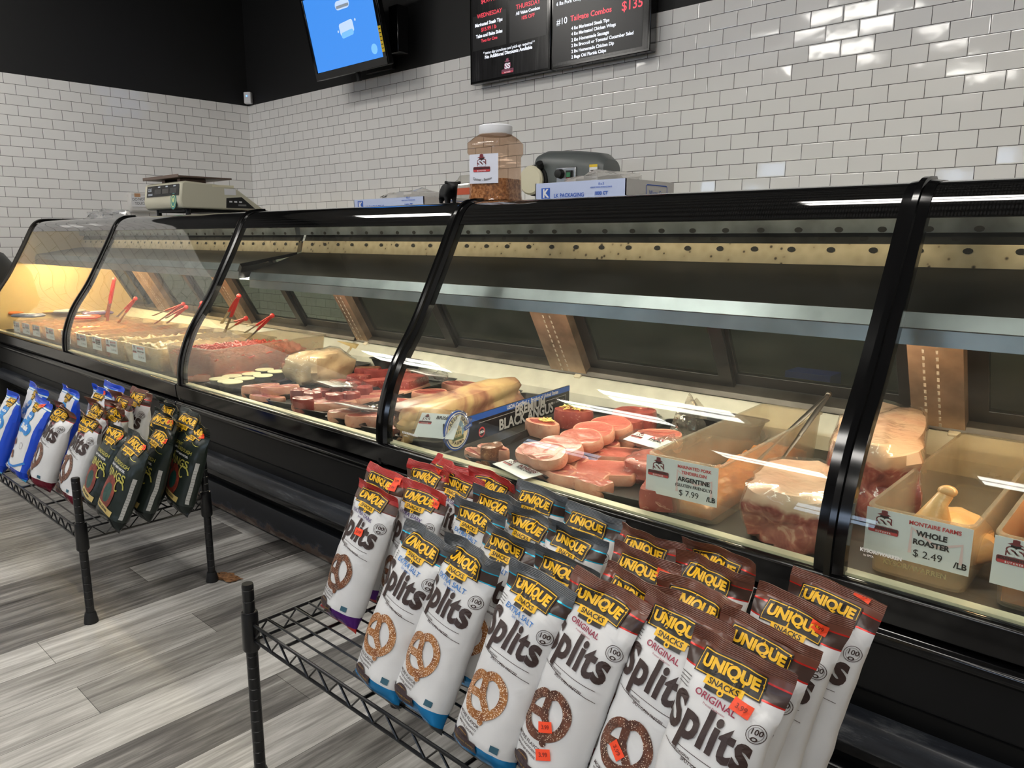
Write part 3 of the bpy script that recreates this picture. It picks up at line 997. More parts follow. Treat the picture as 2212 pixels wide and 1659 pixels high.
# ================================================================ things standing on the case
TOPZ = 1.307
sc_ = thing('deli_scale', 'cream label scale with a black display standing on the far case', 'scale', (-4.46, 1.92, TOPZ))
CRM = mat('scale_cream', (206, 202, 180), 0.4)
mb = MB()
mb.prism([(0.0, 0.045), (-0.015, 0.085), (0.0, 0.185), (0.02, 0.195), (0.29, 0.178), (0.33, 0.16), (0.50, 0.045)], 'x', -0.24, 0.24)
mb.build('housing', CRM, sc_, bevel=0.010)
mb = MB()
for x in (-0.19, 0.19):
    for y in (0.05, 0.38):
        mb.cyl((x, y, 0), (x, y, 0.05), 0.014, 10)
mb.span((-0.17, 0.04, 0.03), (0.17, 0.42, 0.046))
mb.build('feet', BLACKM, sc_)
mb = MB().span((-0.235, -0.01, 0.213), (0.235, 0.30, 0.222))
mb.span((-0.235, -0.012, 0.211), (0.235, -0.008, 0.229))
for x in (-0.1, 0.1):
    mb.span((x - .02, 0.05, 0.19), (x + .02, 0.2, 0.214))
mb.build('platter', mat('worn_platter', (120, 102, 92), 0.4, 0.8), sc_, bevel=0.002)
R1 = Matrix.Rotation(-0.149, 3, 'X')
fn = plane_map((0.0, -0.0085, 0.135), (1, 0, 0), (0, 0.148, 1))
mb = MB()
put(mb, rect2d(0.42, 0.062), lift(fn, 0.002), 0, 0.015, 0.012)
for dx in (-0.06, 0.04, 0.14):
    put(mb, rect2d(0.085, 0.028), lift(fn, 0.003), 1, dx + .015, 0.008)
    put(mb, rect2d(0.03, 0.007), lift(fn, 0.003), 2, dx + .03, 0.034)
put(mb, text2d('CAS', 0.026, 0.03), lift(fn, 0.003), 2, -0.155, 0.02)
put(mb, rect2d(0.06, 0.003), lift(fn, 0.003), 2, -0.145, -0.002)
put(mb, rect2d(0.06, 0.003), lift(fn, 0.003), 2, -0.145, -0.009)
mb.build('display_panel', [BLACKM, BLACKG, mat('pale_print', (190, 200, 210), .5)], sc_, smooth=False)
mb = MB()
fn2 = plane_map((0.16, -0.012, 0.085), (1, 0, 0), (0, 0.1, 1))
put(mb, disc2d(0, 0.045, 24, 0.85, 1.0), lift(fn2, 0.004), 0)
put(mb, disc2d(0.028, 0.034, 24, 0.85, 1.0), lift(fn2, 0.005), 1)
put(mb, disc2d(0, 0.014, 16), lift(fn2, 0.005), 1, 0, 0.006)
mb.build('round_sticker', [mat('teal_sticker', (70, 140, 135), .5), mat('leaf_print', (206, 214, 150), .5)], sc_, smooth=False)
mb = MB()
fs2 = plane_map((0.2415, 0.3, 0.09), (0, 1, 0), (0, 0, 1))
put(mb, poly2d([(-0.05, -0.035), (0.13, -0.035), (0.05, 0.028), (-0.045, 0.02)]), fs2, 0)
for k in range(3):
    put(mb, rect2d(0.018, 0.008), lift(fs2, 0.001), 1, -0.02 + k * 0.03, 0.0)
put(mb, rect2d(0.05, 0.01), lift(fs2, 0.001), 2, 0.05, -0.018)
put(mb, rect2d(0.07, 0.035), fs2, 1, -0.02, 0.055)
put(mb, rect2d(0.13, 0.012), fs2, 3, -0.06, 0.085)
mb.build('side_panel', [BLACKM, WHITEP, mat('grey_button', (120, 120, 120), .5), mat('tape_cream', (226, 220, 190), .5)], sc_, smooth=False)


def crumple(c, r, seed, amp=0.35, nu=26, nv=14, base=0.001):
    mb = MB()

    def fn(d):
        return 1 + amp * (noise.noise(d * 2.3 + V((seed, 0, 0))) + 0.5 * abs(noise.noise(d * 5 + V((0, seed, 0)))))
    mb.ball(c, r, nu, nv, fn=fn)
    mb.v = [(x, y, max(z, base)) for x, y, z in mb.v]
    return mb


pb = thing('plastic_bag', 'crumpled clear plastic bag on the far end of the case top', 'bag', (-5.62, 2.02, TOPZ))
crumple((0, 0, 0.012), (0.26, 0.09, 0.055), 3.1, 0.6).build('bag_film', clear('bag_film', (245, 245, 245), 1.6, body=0.25, bodycol=(225, 225, 225), bump=0.6, bscale=25, rough=0.1), pb, angle=25)


def carton(x0, x1, h, label, seed):
    t = thing('bag_dispenser_box', label, 'box', ((x0 + x1) / 2, 1.93, TOPZ), 0, 'film boxes on the case')
    w_ = (x1 - x0) / 2
    mb = MB()
    th = 0.003
    mb.span((-w_, 0, 0), (w_, th, h), 1).span((-w_, 0.27, 0), (w_, 0.27 + th, h), 0).span((-w_, 0, 0), (-w_ + th, 0.27, h), 0).span((w_ - th, 0, 0), (w_, 0.27, h), 0).span((-w_, 0, 0), (w_, 0.27, th), 0)
    fn = plane_map((0, -0.001, h / 2), (1, 0, 0), (0, 0, 1))
    bl = mat('blue_print', (40, 92, 190), 0.5)
    put(mb, rect2d(0.036, 0.036), fn, 2, -w_ + 0.045, -0.004)
    put(mb, text2d('K', 0.036, 0.04), lift(fn, 0.0006), 3, -w_ + 0.045, -0.004)
    put(mb, text2d('LK PACKAGING', 0.017, 0.02), fn, 2, -w_ + 0.14, -0.012)
    put(mb, text2d('8 x 3', 0.010, 0.02), fn, 2, w_ - 0.09, 0.018)
    put(mb, text2d('HEAVY FOOD STORAGE BAGS', 0.006, 0.02), fn, 2, w_ - 0.09, 0.008)
    put(mb, text2d('1000 CT', 0.014, 0.04), fn, 2, w_ - 0.09, -0.01)
    f2 = plane_map((w_ + 0.001, 0.14, h / 2), (0, 1, 0), (0, 0, 1))
    put(mb, stroke2d(rrect(0.12, h * 0.9, 0.006), 0.003, True), f2, 2, 0.03, -0.01)
    put(mb, text2d('Wrap-Eze', 0.024, 0.0, xs=.9), f2, 2, 0.03, -0.008)
    mb.build('box_body', [mat('white_cardboard', (226, 222, 216), 0.6), mat('pale_blue_cardboard', (196, 208, 238), 0.55), bl, WHITEP], t, smooth=False)
    crumple((0.0, 0.13, h - 0.004), (w_ * 0.75, 0.10, 0.034), seed, 0.5, base=h * 0.6).build('film_sheet', clear('loose_film', (245, 245, 245), 1.4, body=0.4, bodycol=(232, 230, 226), rough=0.15), t, angle=25)
    return t


carton(-2.66, -2.22, 0.040, 'blue and white film box left of the black cow figurine', 1.7)
carton(-1.665, -1.31, 0.060, 'taller blue and white film box in front of the grey mixer', 5.3)

# clear clamshell with an orange band behind the cow
ch = thing('plastic_clamshell', 'clear plastic clamshell with an orange band behind the cow figurine', 'container', (-2.16, 2.14, TOPZ))
mb = MB()
mb.loft([[(a * wx, b_ * wy, z) for a, b_ in rrect(2, 2, 0.5, 3)] for z, wx, wy in ((0, 0.13, 0.05), (0.055, 0.135, 0.05), (0.085, 0.12, 0.05), (0.11, 0.07, 0.04), (0.125, 0.06, 0.035))])
mb.build('shell', clear('clamshell_plastic', (240, 240, 238), 1.45, body=0.25, rough=0.05), ch)
MB().span((-0.128, -0.056, 0.05), (0.128, -0.051, 0.075)).build('orange_band', mat('orange_band', (196, 84, 50), 0.5), ch, smooth=False)

# cow
cw = thing('cow_figurine', 'small matte black cow figurine standing on the case top', 'figurine', (-2.085, 1.93, TOPZ), math.radians(-28))
mb = MB()


def skin(name, verts, edges, radii, m, parent, lv=2):
    me = bpy.data.meshes.new(name)
    me.from_pydata(verts, edges, [])
    ob = bpy.data.objects.new(name, me)
    COL.objects.link(ob)
    ob.parent = parent
    me.materials.append(m)
    ob.modifiers.new('skin', 'SKIN').use_smooth_shade = True
    for i, r in enumerate(radii):
        me.skin_vertices[0].data[i].radius = r if isinstance(r, tuple) else (r, r)
    me.skin_vertices[0].data[0].use_root = True
    md = ob.modifiers.new('sub', 'SUBSURF')
    md.levels = md.render_levels = lv
    return ob


k = 0.001
cv = [(-45, 0, 55), (-15, 0, 56), (20, 0, 56), (45, 0, 62), (62, 0, 72), (80, 0, 66), (92, 0, 58),
      (-48, 14, 30), (-50, 14, 8), (-49, 14, 2), (-48, -14, 30), (-50, -14, 8), (-49, -14, 2), (32, 14, 30), (32, 14, 8), (33, 14, 2), (32, -14, 30), (32, -14, 8), (33, -14, 2),
      (66, 18, 78), (64, 30, 80), (66, -18, 78), (64, -30, 80), (-64, 0, 52), (-68, 0, 20)]
ce = [(0, 1), (1, 2), (2, 3), (3, 4), (4, 5), (5, 6), (0, 7), (7, 8), (8, 9), (0, 10), (10, 11), (11, 12), (2, 13), (13, 14), (14, 15), (2, 16), (16, 17), (17, 18), (4, 19), (19, 20), (4, 21), (21, 22), (0, 23), (23, 24)]
cr = [.024, .027, .027, .021, .016, .013, .011, .011, .006, .007, .011, .006, .007, .010, .006, .007, .010, .006, .007, .005, .006, .005, .006, .004, .004]
skin('cow_body', [tuple(a * k for a in v) for v in cv], ce, cr, mat('matte_black_resin', (22, 22, 23), 0.6), cw)

# spice jar
jr = thing('spice_jar', 'large clear square spice jar with a white lid and paper label', 'jar', (-1.845, 1.93, TOPZ), math.radians(13))
JP = clear('jar_plastic', (238, 222, 208), 1.45, body=0.07, bodycol=(206, 170, 140), rough=0.03, streak=0.16, bump=0.05)
prof = [(0.0, 0.074), (0.012, 0.083), (0.03, 0.080), (0.12, 0.078), (0.165, 0.078), (0.175, 0.085), (0.21, 0.085), (0.23, 0.072), (0.238, 0.060), (0.243, 0.056)]


def jring(z, r, off=0.0):
    q = min(0.46, 0.25 + max(0, (z - 0.21)) * 8) * 2 * r
    return [(a, b_, z) for a, b_ in rrect(2 * (r - off), 2 * (r - off), max(q - off, 0.006), 5)]


mb = MB()
mb.loft([jring(z, r) for z, r in prof])
mb.build('jar_body', JP, jr)
mb = MB()
mb.loft([jring(z, r, 0.003) for z, r in ((0.004, 0.074), (0.012, 0.083), (0.03, 0.080), (0.085, 0.079))])
m, nt, b, o = newmat('ground_spice')
n = nd(nt, 'ShaderNodeTexNoise', Vector=coords(nt), Scale=110.0, Detail=4.0)
nt.links.new(ramp(nt, n.outputs[0], [(0.35, (120, 78, 44)), (0.5, (180, 128, 78)), (0.62, (214, 170, 124))]), b.inputs['Base Color'])
b.inputs['Roughness'].default_value = 0.8
mb.build('spice', m, jr)
MB().lathe([(0.058, 0.238), (0.060, 0.243), (0.060, 0.268), (0.056, 0.272), (0.02, 0.273)], n=36).build('lid', mat('white_lid', (236, 238, 242), 0.4), jr)
fn = plane_map((0, -0.0815, 0.118), (1, 0, 0), (0, 0, 1))
mb = MB()
put(mb, rect2d(0.118, 0.10), fn, 0)
logo(mb, lambda u, v, k=0: fn(u - 0.008, v + 0.012, k), 0.07)
put(mb, text2d('Quiver - Season', 0.012, 0.01), lift(fn, 0.001), 1, -0.005, -0.038, 0, -4)
mb.build('paper_label', [mat('label_paper', (222, 226, 240), 0.5)] + LOGO[1:], jr, smooth=False)

jr.scale = (.95, .95, .95)
# mixer on the back counter
mx = thing('stand_mixer', 'grey commercial stand mixer on the back counter', 'mixer', (-2.66, 3.42, 0.90), math.radians(4))
GR = mat('mixer_grey', (96, 101, 101), 0.38, bump=0.02)
mb = MB()
ring = lambda x, zc, hw, hh: [(x, a, zc + b_) for a, b_ in rrect(2 * hw, 2 * hh, min(hw, hh) * 0.75, 5)]
mb.loft([ring(-0.225, 0.62, 0.05, 0.08), ring(-0.215, 0.64, 0.09, 0.115), ring(-0.15, 0.655, 0.10, 0.118), ring(0.05, 0.65, 0.11, 0.11), ring(0.19, 0.635, 0.11, 0.105), ring(0.235, 0.62, 0.09, 0.085), ring(0.242, 0.61, 0.05, 0.05)])
mb.lathe([(0.085, 0.50), (0.09, 0.56), (0.07, 0.60)], (-0.15, 0, 0), 20)
mb.build('motor_head', GR, mx)
mb = MB()
mb.loft([[(0.17 + a, b_, z) for a, b_ in rrect(2 * wx, 2 * wy, 0.03, 4)] for z, wx, wy in ((0.03, 0.08, 0.13), (0.10, 0.055, 0.08), (0.4, 0.05, 0.07), (0.58, 0.06, 0.08))])
mb.loft([[(a, b_, z) for a, b_ in rrect(0.5, 0.32, 0.06, 4)] for z in (0.0, 0.035)])
mb.build('column_and_base', GR, mx, bevel=0.004)
MB().lathe([(0.06, 0.46), (0.075, 0.465), (0.078, 0.505), (0.07, 0.51)], (-0.15, 0, 0), 20).build('planetary_hub', mat('chrome', (200, 200, 200), 0.12, 1.0), mx)
MB().lathe([(0.05, 0.12), (0.09, 0.14), (0.125, 0.20), (0.135, 0.34), (0.14, 0.345), (0.138, 0.35), (0.13, 0.34), (0.12, 0.2), (0.02, 0.15)], (-0.12, 0, 0), 28).build('bowl', STEEL, mx)
RX = Matrix.Rotation(PI / 2, 3, 'X')
mb = MB()
mb.lathe([(0.075, 0), (0.08, 0.012), (0.08, 0.022), (0.07, 0.032), (0.02, 0.036)], (-0.205, -0.115, 0.61), 28, M=RX)
mb.build('hub_cover', mat('ivory_cap', (222, 216, 190), 0.35), mx)
mb = MB()
mb.lathe([(0.085, -0.02), (0.085, 0.0)], (-0.198, -0.112, 0.61), 28, M=RX)
mb.tube([(-0.15, -0.12, 0.68), (-0.145, -0.14, 0.70)], 0.02, 10)
mb.build('hub_ring', BLACKM, mx)
mb = MB()
mb.box((0.02, -0.112, 0.62), (0.13, 0.02, 0.10))
mb.build('control_plate', mat('plate_alu', (170, 172, 174), 0.3, 0.8), mx, bevel=0.006)
mb = MB()
mb.lathe([(0.026, 0), (0.022, 0.03), (0.012, 0.034)], (-0.012, -0.123, 0.635), 16, M=RX)
mb.span((0.03, -0.135, 0.59), (0.065, -0.12, 0.65), 0)
mb.span((0.036, -0.139, 0.615), (0.06, -0.134, 0.64), 1).span((0.036, -0.139, 0.59), (0.06, -0.134, 0.612), 2)
mb.build('switches', [BLACKM, mat('green_button', (50, 120, 80), .4), mat('red_button', (160, 40, 40), .4)], mx)
fn = plane_map((0.0, -0.1125, 0.6), (1, 0, 0), (0, 0, 1))
mb = MB()
put(mb, rect2d(0.05, 0.09), fn, 0, 0.19, 0.03)
put(mb, rect2d(0.05, 0.014), lift(fn, .001), 1, 0.19, 0.068)
for q in range(5):
    put(mb, rect2d(0.036, 0.005), lift(fn, .001), 2, 0.19, 0.045 - q * 0.014)
put(mb, rect2d(0.055, 0.07), fn, 0, -0.09, -0.07)
for q in range(4):
    put(mb, rect2d(0.04, 0.004), lift(fn, .001), 2, -0.09, -0.05 - q * 0.014)
mb.build('warning_labels', [WHITEP, mat('yellow_band', (236, 200, 50), .5), INK], mx, smooth=False)

# ================================================================ food in the cases
DZ = 0.5565


def meatmat(name, a, b_, fat, scale=30, vein=0.62, rough=0.28, fatamt=1.0):
    m, nt, b, o = newmat(name)
    co = coords(nt)
    n1 = nd(nt, 'ShaderNodeTexNoise', Vector=co, Scale=scale * 0.6, Detail=3.0, Distortion=0.8)
    base = ramp(nt, n1.outputs[0], [(0.32, a), (0.68, b_)])
    n2 = nd(nt, 'ShaderNodeTexNoise', Vector=co, Scale=scale * 2.2, Detail=5.0, Roughness=0.6, Distortion=1.6)
    f = nd(nt, 'ShaderNodeMapRange', i0=n2.outputs[0], i1=vein, i2=vein + 0.07, i3=0.0, i4=0.75 * fatamt)
    mx = nd(nt, 'ShaderNodeMix', {'data_type': 'RGBA'}, i0=f.outputs[0], i6=base, i7=lin(fat))
    nt.links.new(mx.outputs[2], b.inputs['Base Color'])
    b.inputs['Roughness'].default_value = rough
    n3 = nd(nt, 'ShaderNodeTexNoise', Vector=co, Scale=scale * 4, Detail=3.0)
    bp = nd(nt, 'ShaderNodeBump', Strength=0.25, Distance=0.004, Height=n3.outputs[0])
    nt.links.new(bp.outputs[0], b.inputs['Normal'])
    return m


BEEF = meatmat('beef_lean', (138, 54, 52), (170, 86, 78), (220, 164, 148), 26, 0.58)
FILET = meatmat('filet_lean', (122, 46, 44), (162, 74, 66), (196, 130, 110), 22, 0.66)
PORK = meatmat('pork_lean', (178, 88, 78), (202, 116, 102), (238, 196, 178), 26, 0.62)
PORKD = meatmat('pork_dark_lean', (146, 62, 58), (180, 96, 86), (232, 180, 160), 22, 0.6)
FAT = meatmat('meat_fat', (212, 144, 120), (230, 178, 152), (196, 108, 96), 20, 0.60, fatamt=0.7)
TANFAT = meatmat('tan_fat_cap', (206, 172, 132), (226, 198, 158), (168, 112, 84), 9, 0.62, fatamt=0.6)
YFAT = meatmat('yellow_fat_cap', (214, 184, 130), (226, 198, 150), (188, 150, 116), 8, 0.66, fatamt=0.5)
BROWN = meatmat('browned_meat', (92, 50, 34), (140, 88, 58), (196, 150, 110), 40, 0.58)
TRAY = mat('black_market_tray', (20, 20, 21), 0.3, var=0.25, vscale=30)
PKB = [PORK, FAT]

OUT = {
    'rib': [(1.0, .05), (.95, .45), (.7, .78), (.3, .95), (-.2, .92), (-.6, .8), (-.75, .5), (-.95, .4), (-1.0, 0), (-.9, -.4), (-.6, -.75), (-.1, -.95), (.45, -.9), (.85, -.55)],
    'strip': [(1.0, .2), (.8, .7), (.3, .95), (-.3, .8), (-.75, .55), (-1.0, .2), (-.98, -.3), (-.6, -.75), (0, -.95), (.6, -.9), (.95, -.4)],
    'tbone': [(1.0, -.3), (.9, .1), (.5, .5), (.1, .9), (-.3, 1.0), (-.7, .75), (-.95, .2), (-1.0, -.3), (-.75, -.8), (-.3, -.95), (.3, -.85), (.8, -.65)],
    'chop': [(1.0, -.1), (.92, .4), (.6, .8), (.1, 1.0), (-.4, .9), (-.8, .55), (-1.0, .0), (-.85, -.55), (-.5, -.8), (.05, -.72), (.5, -.8), (.85, -.55)],
    'filet': [(math.cos(a * PI / 6) * (1 + .08 * math.sin(a * 2.1)), math.sin(a * PI / 6) * (1 + .1 * math.cos(a * 1.7))) for a in range(12)],
    'slab': [(1, .6), (.7, 1), (-.6, .95), (-1, .7), (-.95, -.6), (-.7, -1), (.6, -.9), (1, -.7)],
}


def dense(poly, n=30):
    p = [V(q) for q in poly]
    m_ = len(p)
    out = []
    for i in range(n):
        t = i / n * m_
        k = int(t)
        f = t - k
        p0, p1, p2, p3 = p[(k - 1) % m_], p[k % m_], p[(k + 1) % m_], p[(k + 2) % m_]
        out.append(0.5 * ((2 * p1) + (p2 - p0) * f + (2 * p0 - 5 * p1 + 4 * p2 - p3) * f * f + (3 * p1 - p0 - 3 * p2 + p3) * f ** 3))
    return out


def steak_mesh(kind, lx, ly, h, rim, seed):
    """outline extruded with soft edges: slot 0 lean face, slot 1 fat side and rim"""
    out = dense(OUT[kind])
    rg = random.Random(seed)
    mb = MB()
    nse = [1 + 0.07 * noise.noise(V((p.x * 1.6 + seed, p.y * 1.6, seed))) for p in out]
    prof = [(0.0, 0.95), (h * .25, 1.0), (h * .75, 1.0), (h, 0.955)]
    inner = [0.955 - rim, 0.62, 0.3, 0.02]
    rings, mi = [], []
    for z, s in prof:
        rings.append([(p.x * lx / 2 * s * k, p.y * ly / 2 * s * k, z) for p, k in zip(out, nse)])
    for s in inner:
        rings.append([(p.x * lx / 2 * s * k, p.y * ly / 2 * s * k, h + 0.12 * h * noise.noise(V((p.x * 2 * s, p.y * 2 * s, seed * 3.1)))) for p, k in zip(out, nse)])
    n = len(out)
    mb.loft(rings, caps=True)
    mb.m = [1] * (3 * n) + [1] * n + [0] * (3 * n) + [1, 0]
    top = lambda u, v, k=0: V((u, v, h * 1.05 + 0.0008 + k))
    if kind == 'rib':
        put(mb, stroke2d([(-.28 * lx, .3 * ly), (-.05 * lx, .12 * ly), (.1 * lx, -.12 * ly), (.3 * lx, -.16 * ly), (.36 * lx, 0)], 0.006), top, 1)
        put(mb, stroke2d([(-.3 * lx, -.2 * ly), (-.1 * lx, -.1 * ly), (.05 * lx, -.02 * ly)], 0.005), top, 1)
    if kind == 'tbone':
        put(mb, stroke2d([(-.42 * lx, -.02 * ly), (-.1 * lx, .02 * ly), (.2 * lx, -.02 * ly), (.42 * lx, -.1 * ly)], 0.010), top, 1)
        put(mb, stroke2d([(-.1 * lx, .02 * ly), (-.14 * lx, .35 * ly)], 0.007), top, 1)
    if kind == 'strip':
        put(mb, stroke2d([(-.3 * lx, .1 * ly), (0, .02 * ly), (.25 * lx, .16 * ly)], 0.004), top, 1)
    if kind == 'chop':
        put(mb, stroke2d([(.1 * lx, -.3 * ly), (.2 * lx, -.1 * ly), (.36 * lx, .05 * ly)], 0.003), top, 1)
    return mb


def steak(name, label, cat, px, kind, lx, ly, h, rot, mats, z=0.562, rim=0.1, seed=1, tx=0.0, ty=0.0, group=None, at=None):
    p = at_z(px[0], px[1], z + h) if at is None else V(at)
    t = steak_mesh(kind, lx, ly, h, rim, seed)
    o = t.build(name, mats)
    o.location = (p.x, p.y, z)
    o.rotation_euler = (math.radians(tx), math.radians(ty), math.radians(rot))
    M_ = o.rotation_euler.to_matrix()
    lo = min((M_ @ V(q)).y for q in t.v) + p.y
    if lo < 1.452:
        o.location.y += 1.452 - lo
    if lo < 1.452 and at is None:
        o.location.x -= (1.452 - lo) * p.x / p.y * -0.5
    return tag(o, label, cat, group)


def lump(name, label, cat, c, r, m, rot=0, seed=1, amp=0.25, sq=0.6, film=None, parent=None, flat=0.0):
    mb = MB()

    def fn(d):
        e = max(abs(d.x), abs(d.y), abs(d.z))
        k = (1 / e) ** sq
        k = min(k, 1.5 if sq > .8 else 1.32)
        return k * (1 + amp * noise.noise(d * 1.7 + V((seed, seed * 2, 0))) + amp * 0.35 * noise.noise(d * 5 + V((0, seed, 0))))
    mb.ball((0, 0, 0), r, 32, 20, fn=fn)
    lo = -r[2] * 0.8
    mb.v = [(x, y, max(z, lo)) for x, y, z in mb.v]
    mb.v = [(x, y, z - lo) for x, y, z in mb.v]
    t = thing(name, label, cat, c, math.radians(rot))
    mb.build('meat_block', m, t)
    if film:
        k = 1.03
        f = MB()
        f.v = [(x * k + 0.003 * noise.noise(V((x, y, z)) * 40), y * k, z * k + 0.002 + 0.003 * noise.noise(V((x, y, z)) * 30)) for x, y, z in mb.v]
        f.f, f.m = list(mb.f), list(mb.m)
        f.build('shrink_wrap', film, t, angle=30)
    return t


# ---- trays
def tray(label, x, y, wd, ln, rot, h=0.022, group='black meat trays'):
    t = MB()
    rr = lambda w_, l_, z: [(a, b_, z) for a, b_ in rrect(w_, l_, 0.025, 4)]
    t.loft([rr(wd * .9, ln * .97, 0), rr(wd * .98, ln, h * .9), rr(wd, ln * 1.01, h), rr(wd * .965, ln * .985, h), rr(wd * .88, ln * .95, 0.004)])
    o = t.build('meat_tray', TRAY)
    o.location = (x, y, DZ + 0.0005)
    o.rotation_euler = (0, 0, math.radians(rot))
    return tag(o, label, 'tray', group)


TR = [(-3.08, 0.26, 'under the round cream cups'), (-2.80, 0.17, 'under the two thick short steaks'), (-2.615, 0.18, 'under the dark round fillets'), (-2.415, 0.19, 'under the long strip steaks'),
      (-2.215, 0.18, 'under the ribeyes and the paired chops'), (-2.02, 0.18, 'under the T-bone steak'), (-1.83, 0.18, 'under the big tan brisket'), (-1.44, 0.30, 'under the row of pork chops'),
      (-1.20, 0.16, 'under the flat pork steaks'), (-1.01, 0.19, 'mostly empty beside the tall labelled tub')]
for x, wd, w_ in TR:
    tray('black market tray ' + w_, x, 1.86, wd, 0.80, 11 if x < -1.3 else 6)

# ---- cream cups
cup0 = None
for k, (x, y, w_) in enumerate([(447, 832, 'nearest the glass'), (463, 818, 'second along the near edge'), (486, 822, 'third from the glass, lower row'), (501, 811, 'third from the glass, upper row'), (528, 816, 'middle of the lower row'), (543, 806, 'middle of the upper row'), (568, 810, 'lower row, last but one'), (571, 797, 'far end of the upper row'), (598, 801, 'far end of the lower row')]):
    p = at_z(x, y, 0.60)
    p.y = max(p.y, 1.50)
    lab = 'round cup of cream dip in the tray, ' + w_
    if cup0 is None:
        cup0 = thing('dip_cup', lab, 'cup', (p.x, p.y, 0.562), 0, 'round dip cups')
        MB().lathe([(0.030, 0), (0.034, 0.004), (0.039, 0.030), (0.041, 0.032)], n=24).build('cup_shell', clear('cup_plastic', (225, 225, 215), 1.4, body=0.2), cup0)
        MB().lathe([(0.041, 0.033), (0.042, 0.035), (0.041, 0.037), (0.036, 0.0365), (0.01, 0.037)], n=24).build('cream_top', mat('cream_top', (244, 234, 190), 0.35, var=.04), cup0)
    else:
        dup(cup0, (p.x, p.y, 0.562), k, lab)

# ---- beef, left of the second post
S = steak
S('beef_steak', 'short thick beef steak nearest the glass beside the cream cups', 'steak', (535, 849), 'strip', .15, .06, .045, 68, [BEEF, FAT], seed=1)
S('beef_steak', 'short thick beef steak farther back beside the cream cups', 'steak', (605, 834), 'strip', .15, .065, .045, 68, [BEEF, FAT], seed=2)
S('beef_strip', 'thin red beef strip end against the glass edge', 'meat strip', (556, 869), 'strip', .17, .05, .02, 20, [BEEF, FAT], seed=3)
lump('wrapped_roast', 'shrink-wrapped roast with a tan fat cap beside the fillets', 'roast', tuple(at_z(690, 803, 0.60).xy) + (0.562,), (0.10, 0.15, 0.075), TANFAT, 20, 3.3, 0.2, film=FILM)
FL = [(645, 866, 'nearest the glass'), (649, 841, 'far left of the cluster'), (675, 847, 'behind the nearest one'), (697, 841, 'in the middle of the cluster'), (694, 862, 'lying flat beside the nearest'), (723, 850, 'pale topped, middle front'), (756, 848, 'under the front of its price card'), (783, 836, 'largest, at the right of the cluster'), (759, 826, 'small, behind the price card'), (730, 822, 'hidden half under its price card')]
for k, (x, y, w_) in enumerate(FL):
    S('beef_fillet', 'dark round beef fillet ' + w_, 'fillet', (x, y), 'filet', .088 if k in (0, 7) else .075, .075, .05 if k != 4 else .03, k * 37, [FILET, FILET], seed=10 + k, group='round beef fillets')
S('sirloin_tip', 'brown seared-looking beef tip farthest back by the post', 'meat', (794, 794), 'slab', .12, .07, .045, 40, [BROWN, FILET], seed=22)
S('sirloin_tip', 'reddish beef tip lying beside the brown one by the post', 'meat', (815, 800), 'slab', .12, .06, .04, 50, [FILET, FILET], seed=23)
S('sirloin_tip', 'small beef tip in front of the brown one', 'meat', (774, 810), 'slab', .10, .06, .035, 30, [FILET, BEEF], seed=24)
S('sirloin_tip', 'coarse pink beef tip against the post', 'meat', (812, 820), 'slab', .11, .07, .04, 70, [PORKD, BEEF], seed=25)
S('strip_steak', 'long pink strip steak lying nearest the glass by the post', 'steak', (660, 892), 'strip', .22, .075, .03, 62, [PORK, FAT], seed=31)
S('strip_steak', 'long strip steak with a pale fat edge, behind the nearest', 'steak', (690, 875), 'strip', .23, .07, .03, 62, [BEEF, FAT], seed=32)
S('strip_steak', 'long strip steak running back beside the post', 'steak', (765, 859), 'strip', .26, .07, .03, 64, [BEEF, FAT], seed=33)
S('strip_steak', 'strip steak farther back against the post', 'steak', (805, 846), 'strip', .2, .06, .03, 64, [BEEF, FAT], seed=34)
S('loin_chop', 'pale loin chop nearest the glass under a bagged price card', 'chop', (722, 903), 'chop', .12, .08, .035, 40, [PORK, FAT], seed=35)
S('loin_chop', 'pale loin chop with a thick fat edge beside the post', 'chop', (770, 911), 'chop', .15, .085, .038, 45, [PORK, FAT], seed=36)
# ---- beef between the posts
S('ribeye_steak', 'ribeye steak half hidden by the post', 'steak', (858, 866), 'rib', .15, .12, .036, 20, [BEEF, FAT], seed=41)
S('ribeye_steak', 'ribeye steak with a ring of fat at the back of its tray', 'steak', (995, 828), 'rib', .17, .12, .036, 15, [BEEF, FAT], seed=42)
S('beef_steak', 'squarish beef steak in front of the ribeye at the back', 'steak', (930, 845), 'strip', .14, .12, .04, 40, [BEEF, FAT], seed=43)
S('porterhouse_steak', 'porterhouse steak at the back beside the brisket', 'steak', (1073, 844), 'tbone', .18, .12, .04, 55, [BEEF, FAT], seed=44)
S('tbone_steak', 'large T-bone steak lying in front of the brisket', 'steak', (900, 903), 'tbone', .23, .13, .032, 50, [BEEF, FAT], seed=45)
S('beef_piece', 'small deep red beef piece beside the brisket', 'meat', (964, 882), 'filet', .10, .07, .035, 30, [BEEF, BEEF], seed=46)
S('beef_piece', 'pink piece against the glass behind the post', 'meat', (847, 930), 'slab', .12, .08, .025, 60, [PORK, FAT], seed=47)
S('beef_roast', 'thick marbled beef piece under the card at the back corner', 'meat', (880, 815), 'slab', .12, .2, .055, 20, [BEEF, BEEF], seed=48, rim=.05)
S('beef_roast', 'flat red beef slab along the tray behind the post', 'meat', (885, 835), 'slab', .09, .22, .025, 20, [BEEF, FAT], seed=49)
S('beef_piece', 'round red beef end in the back corner by the post', 'meat', (866, 800), 'filet', .09, .08, .05, 20, [BEEF, BEEF], seed=50)
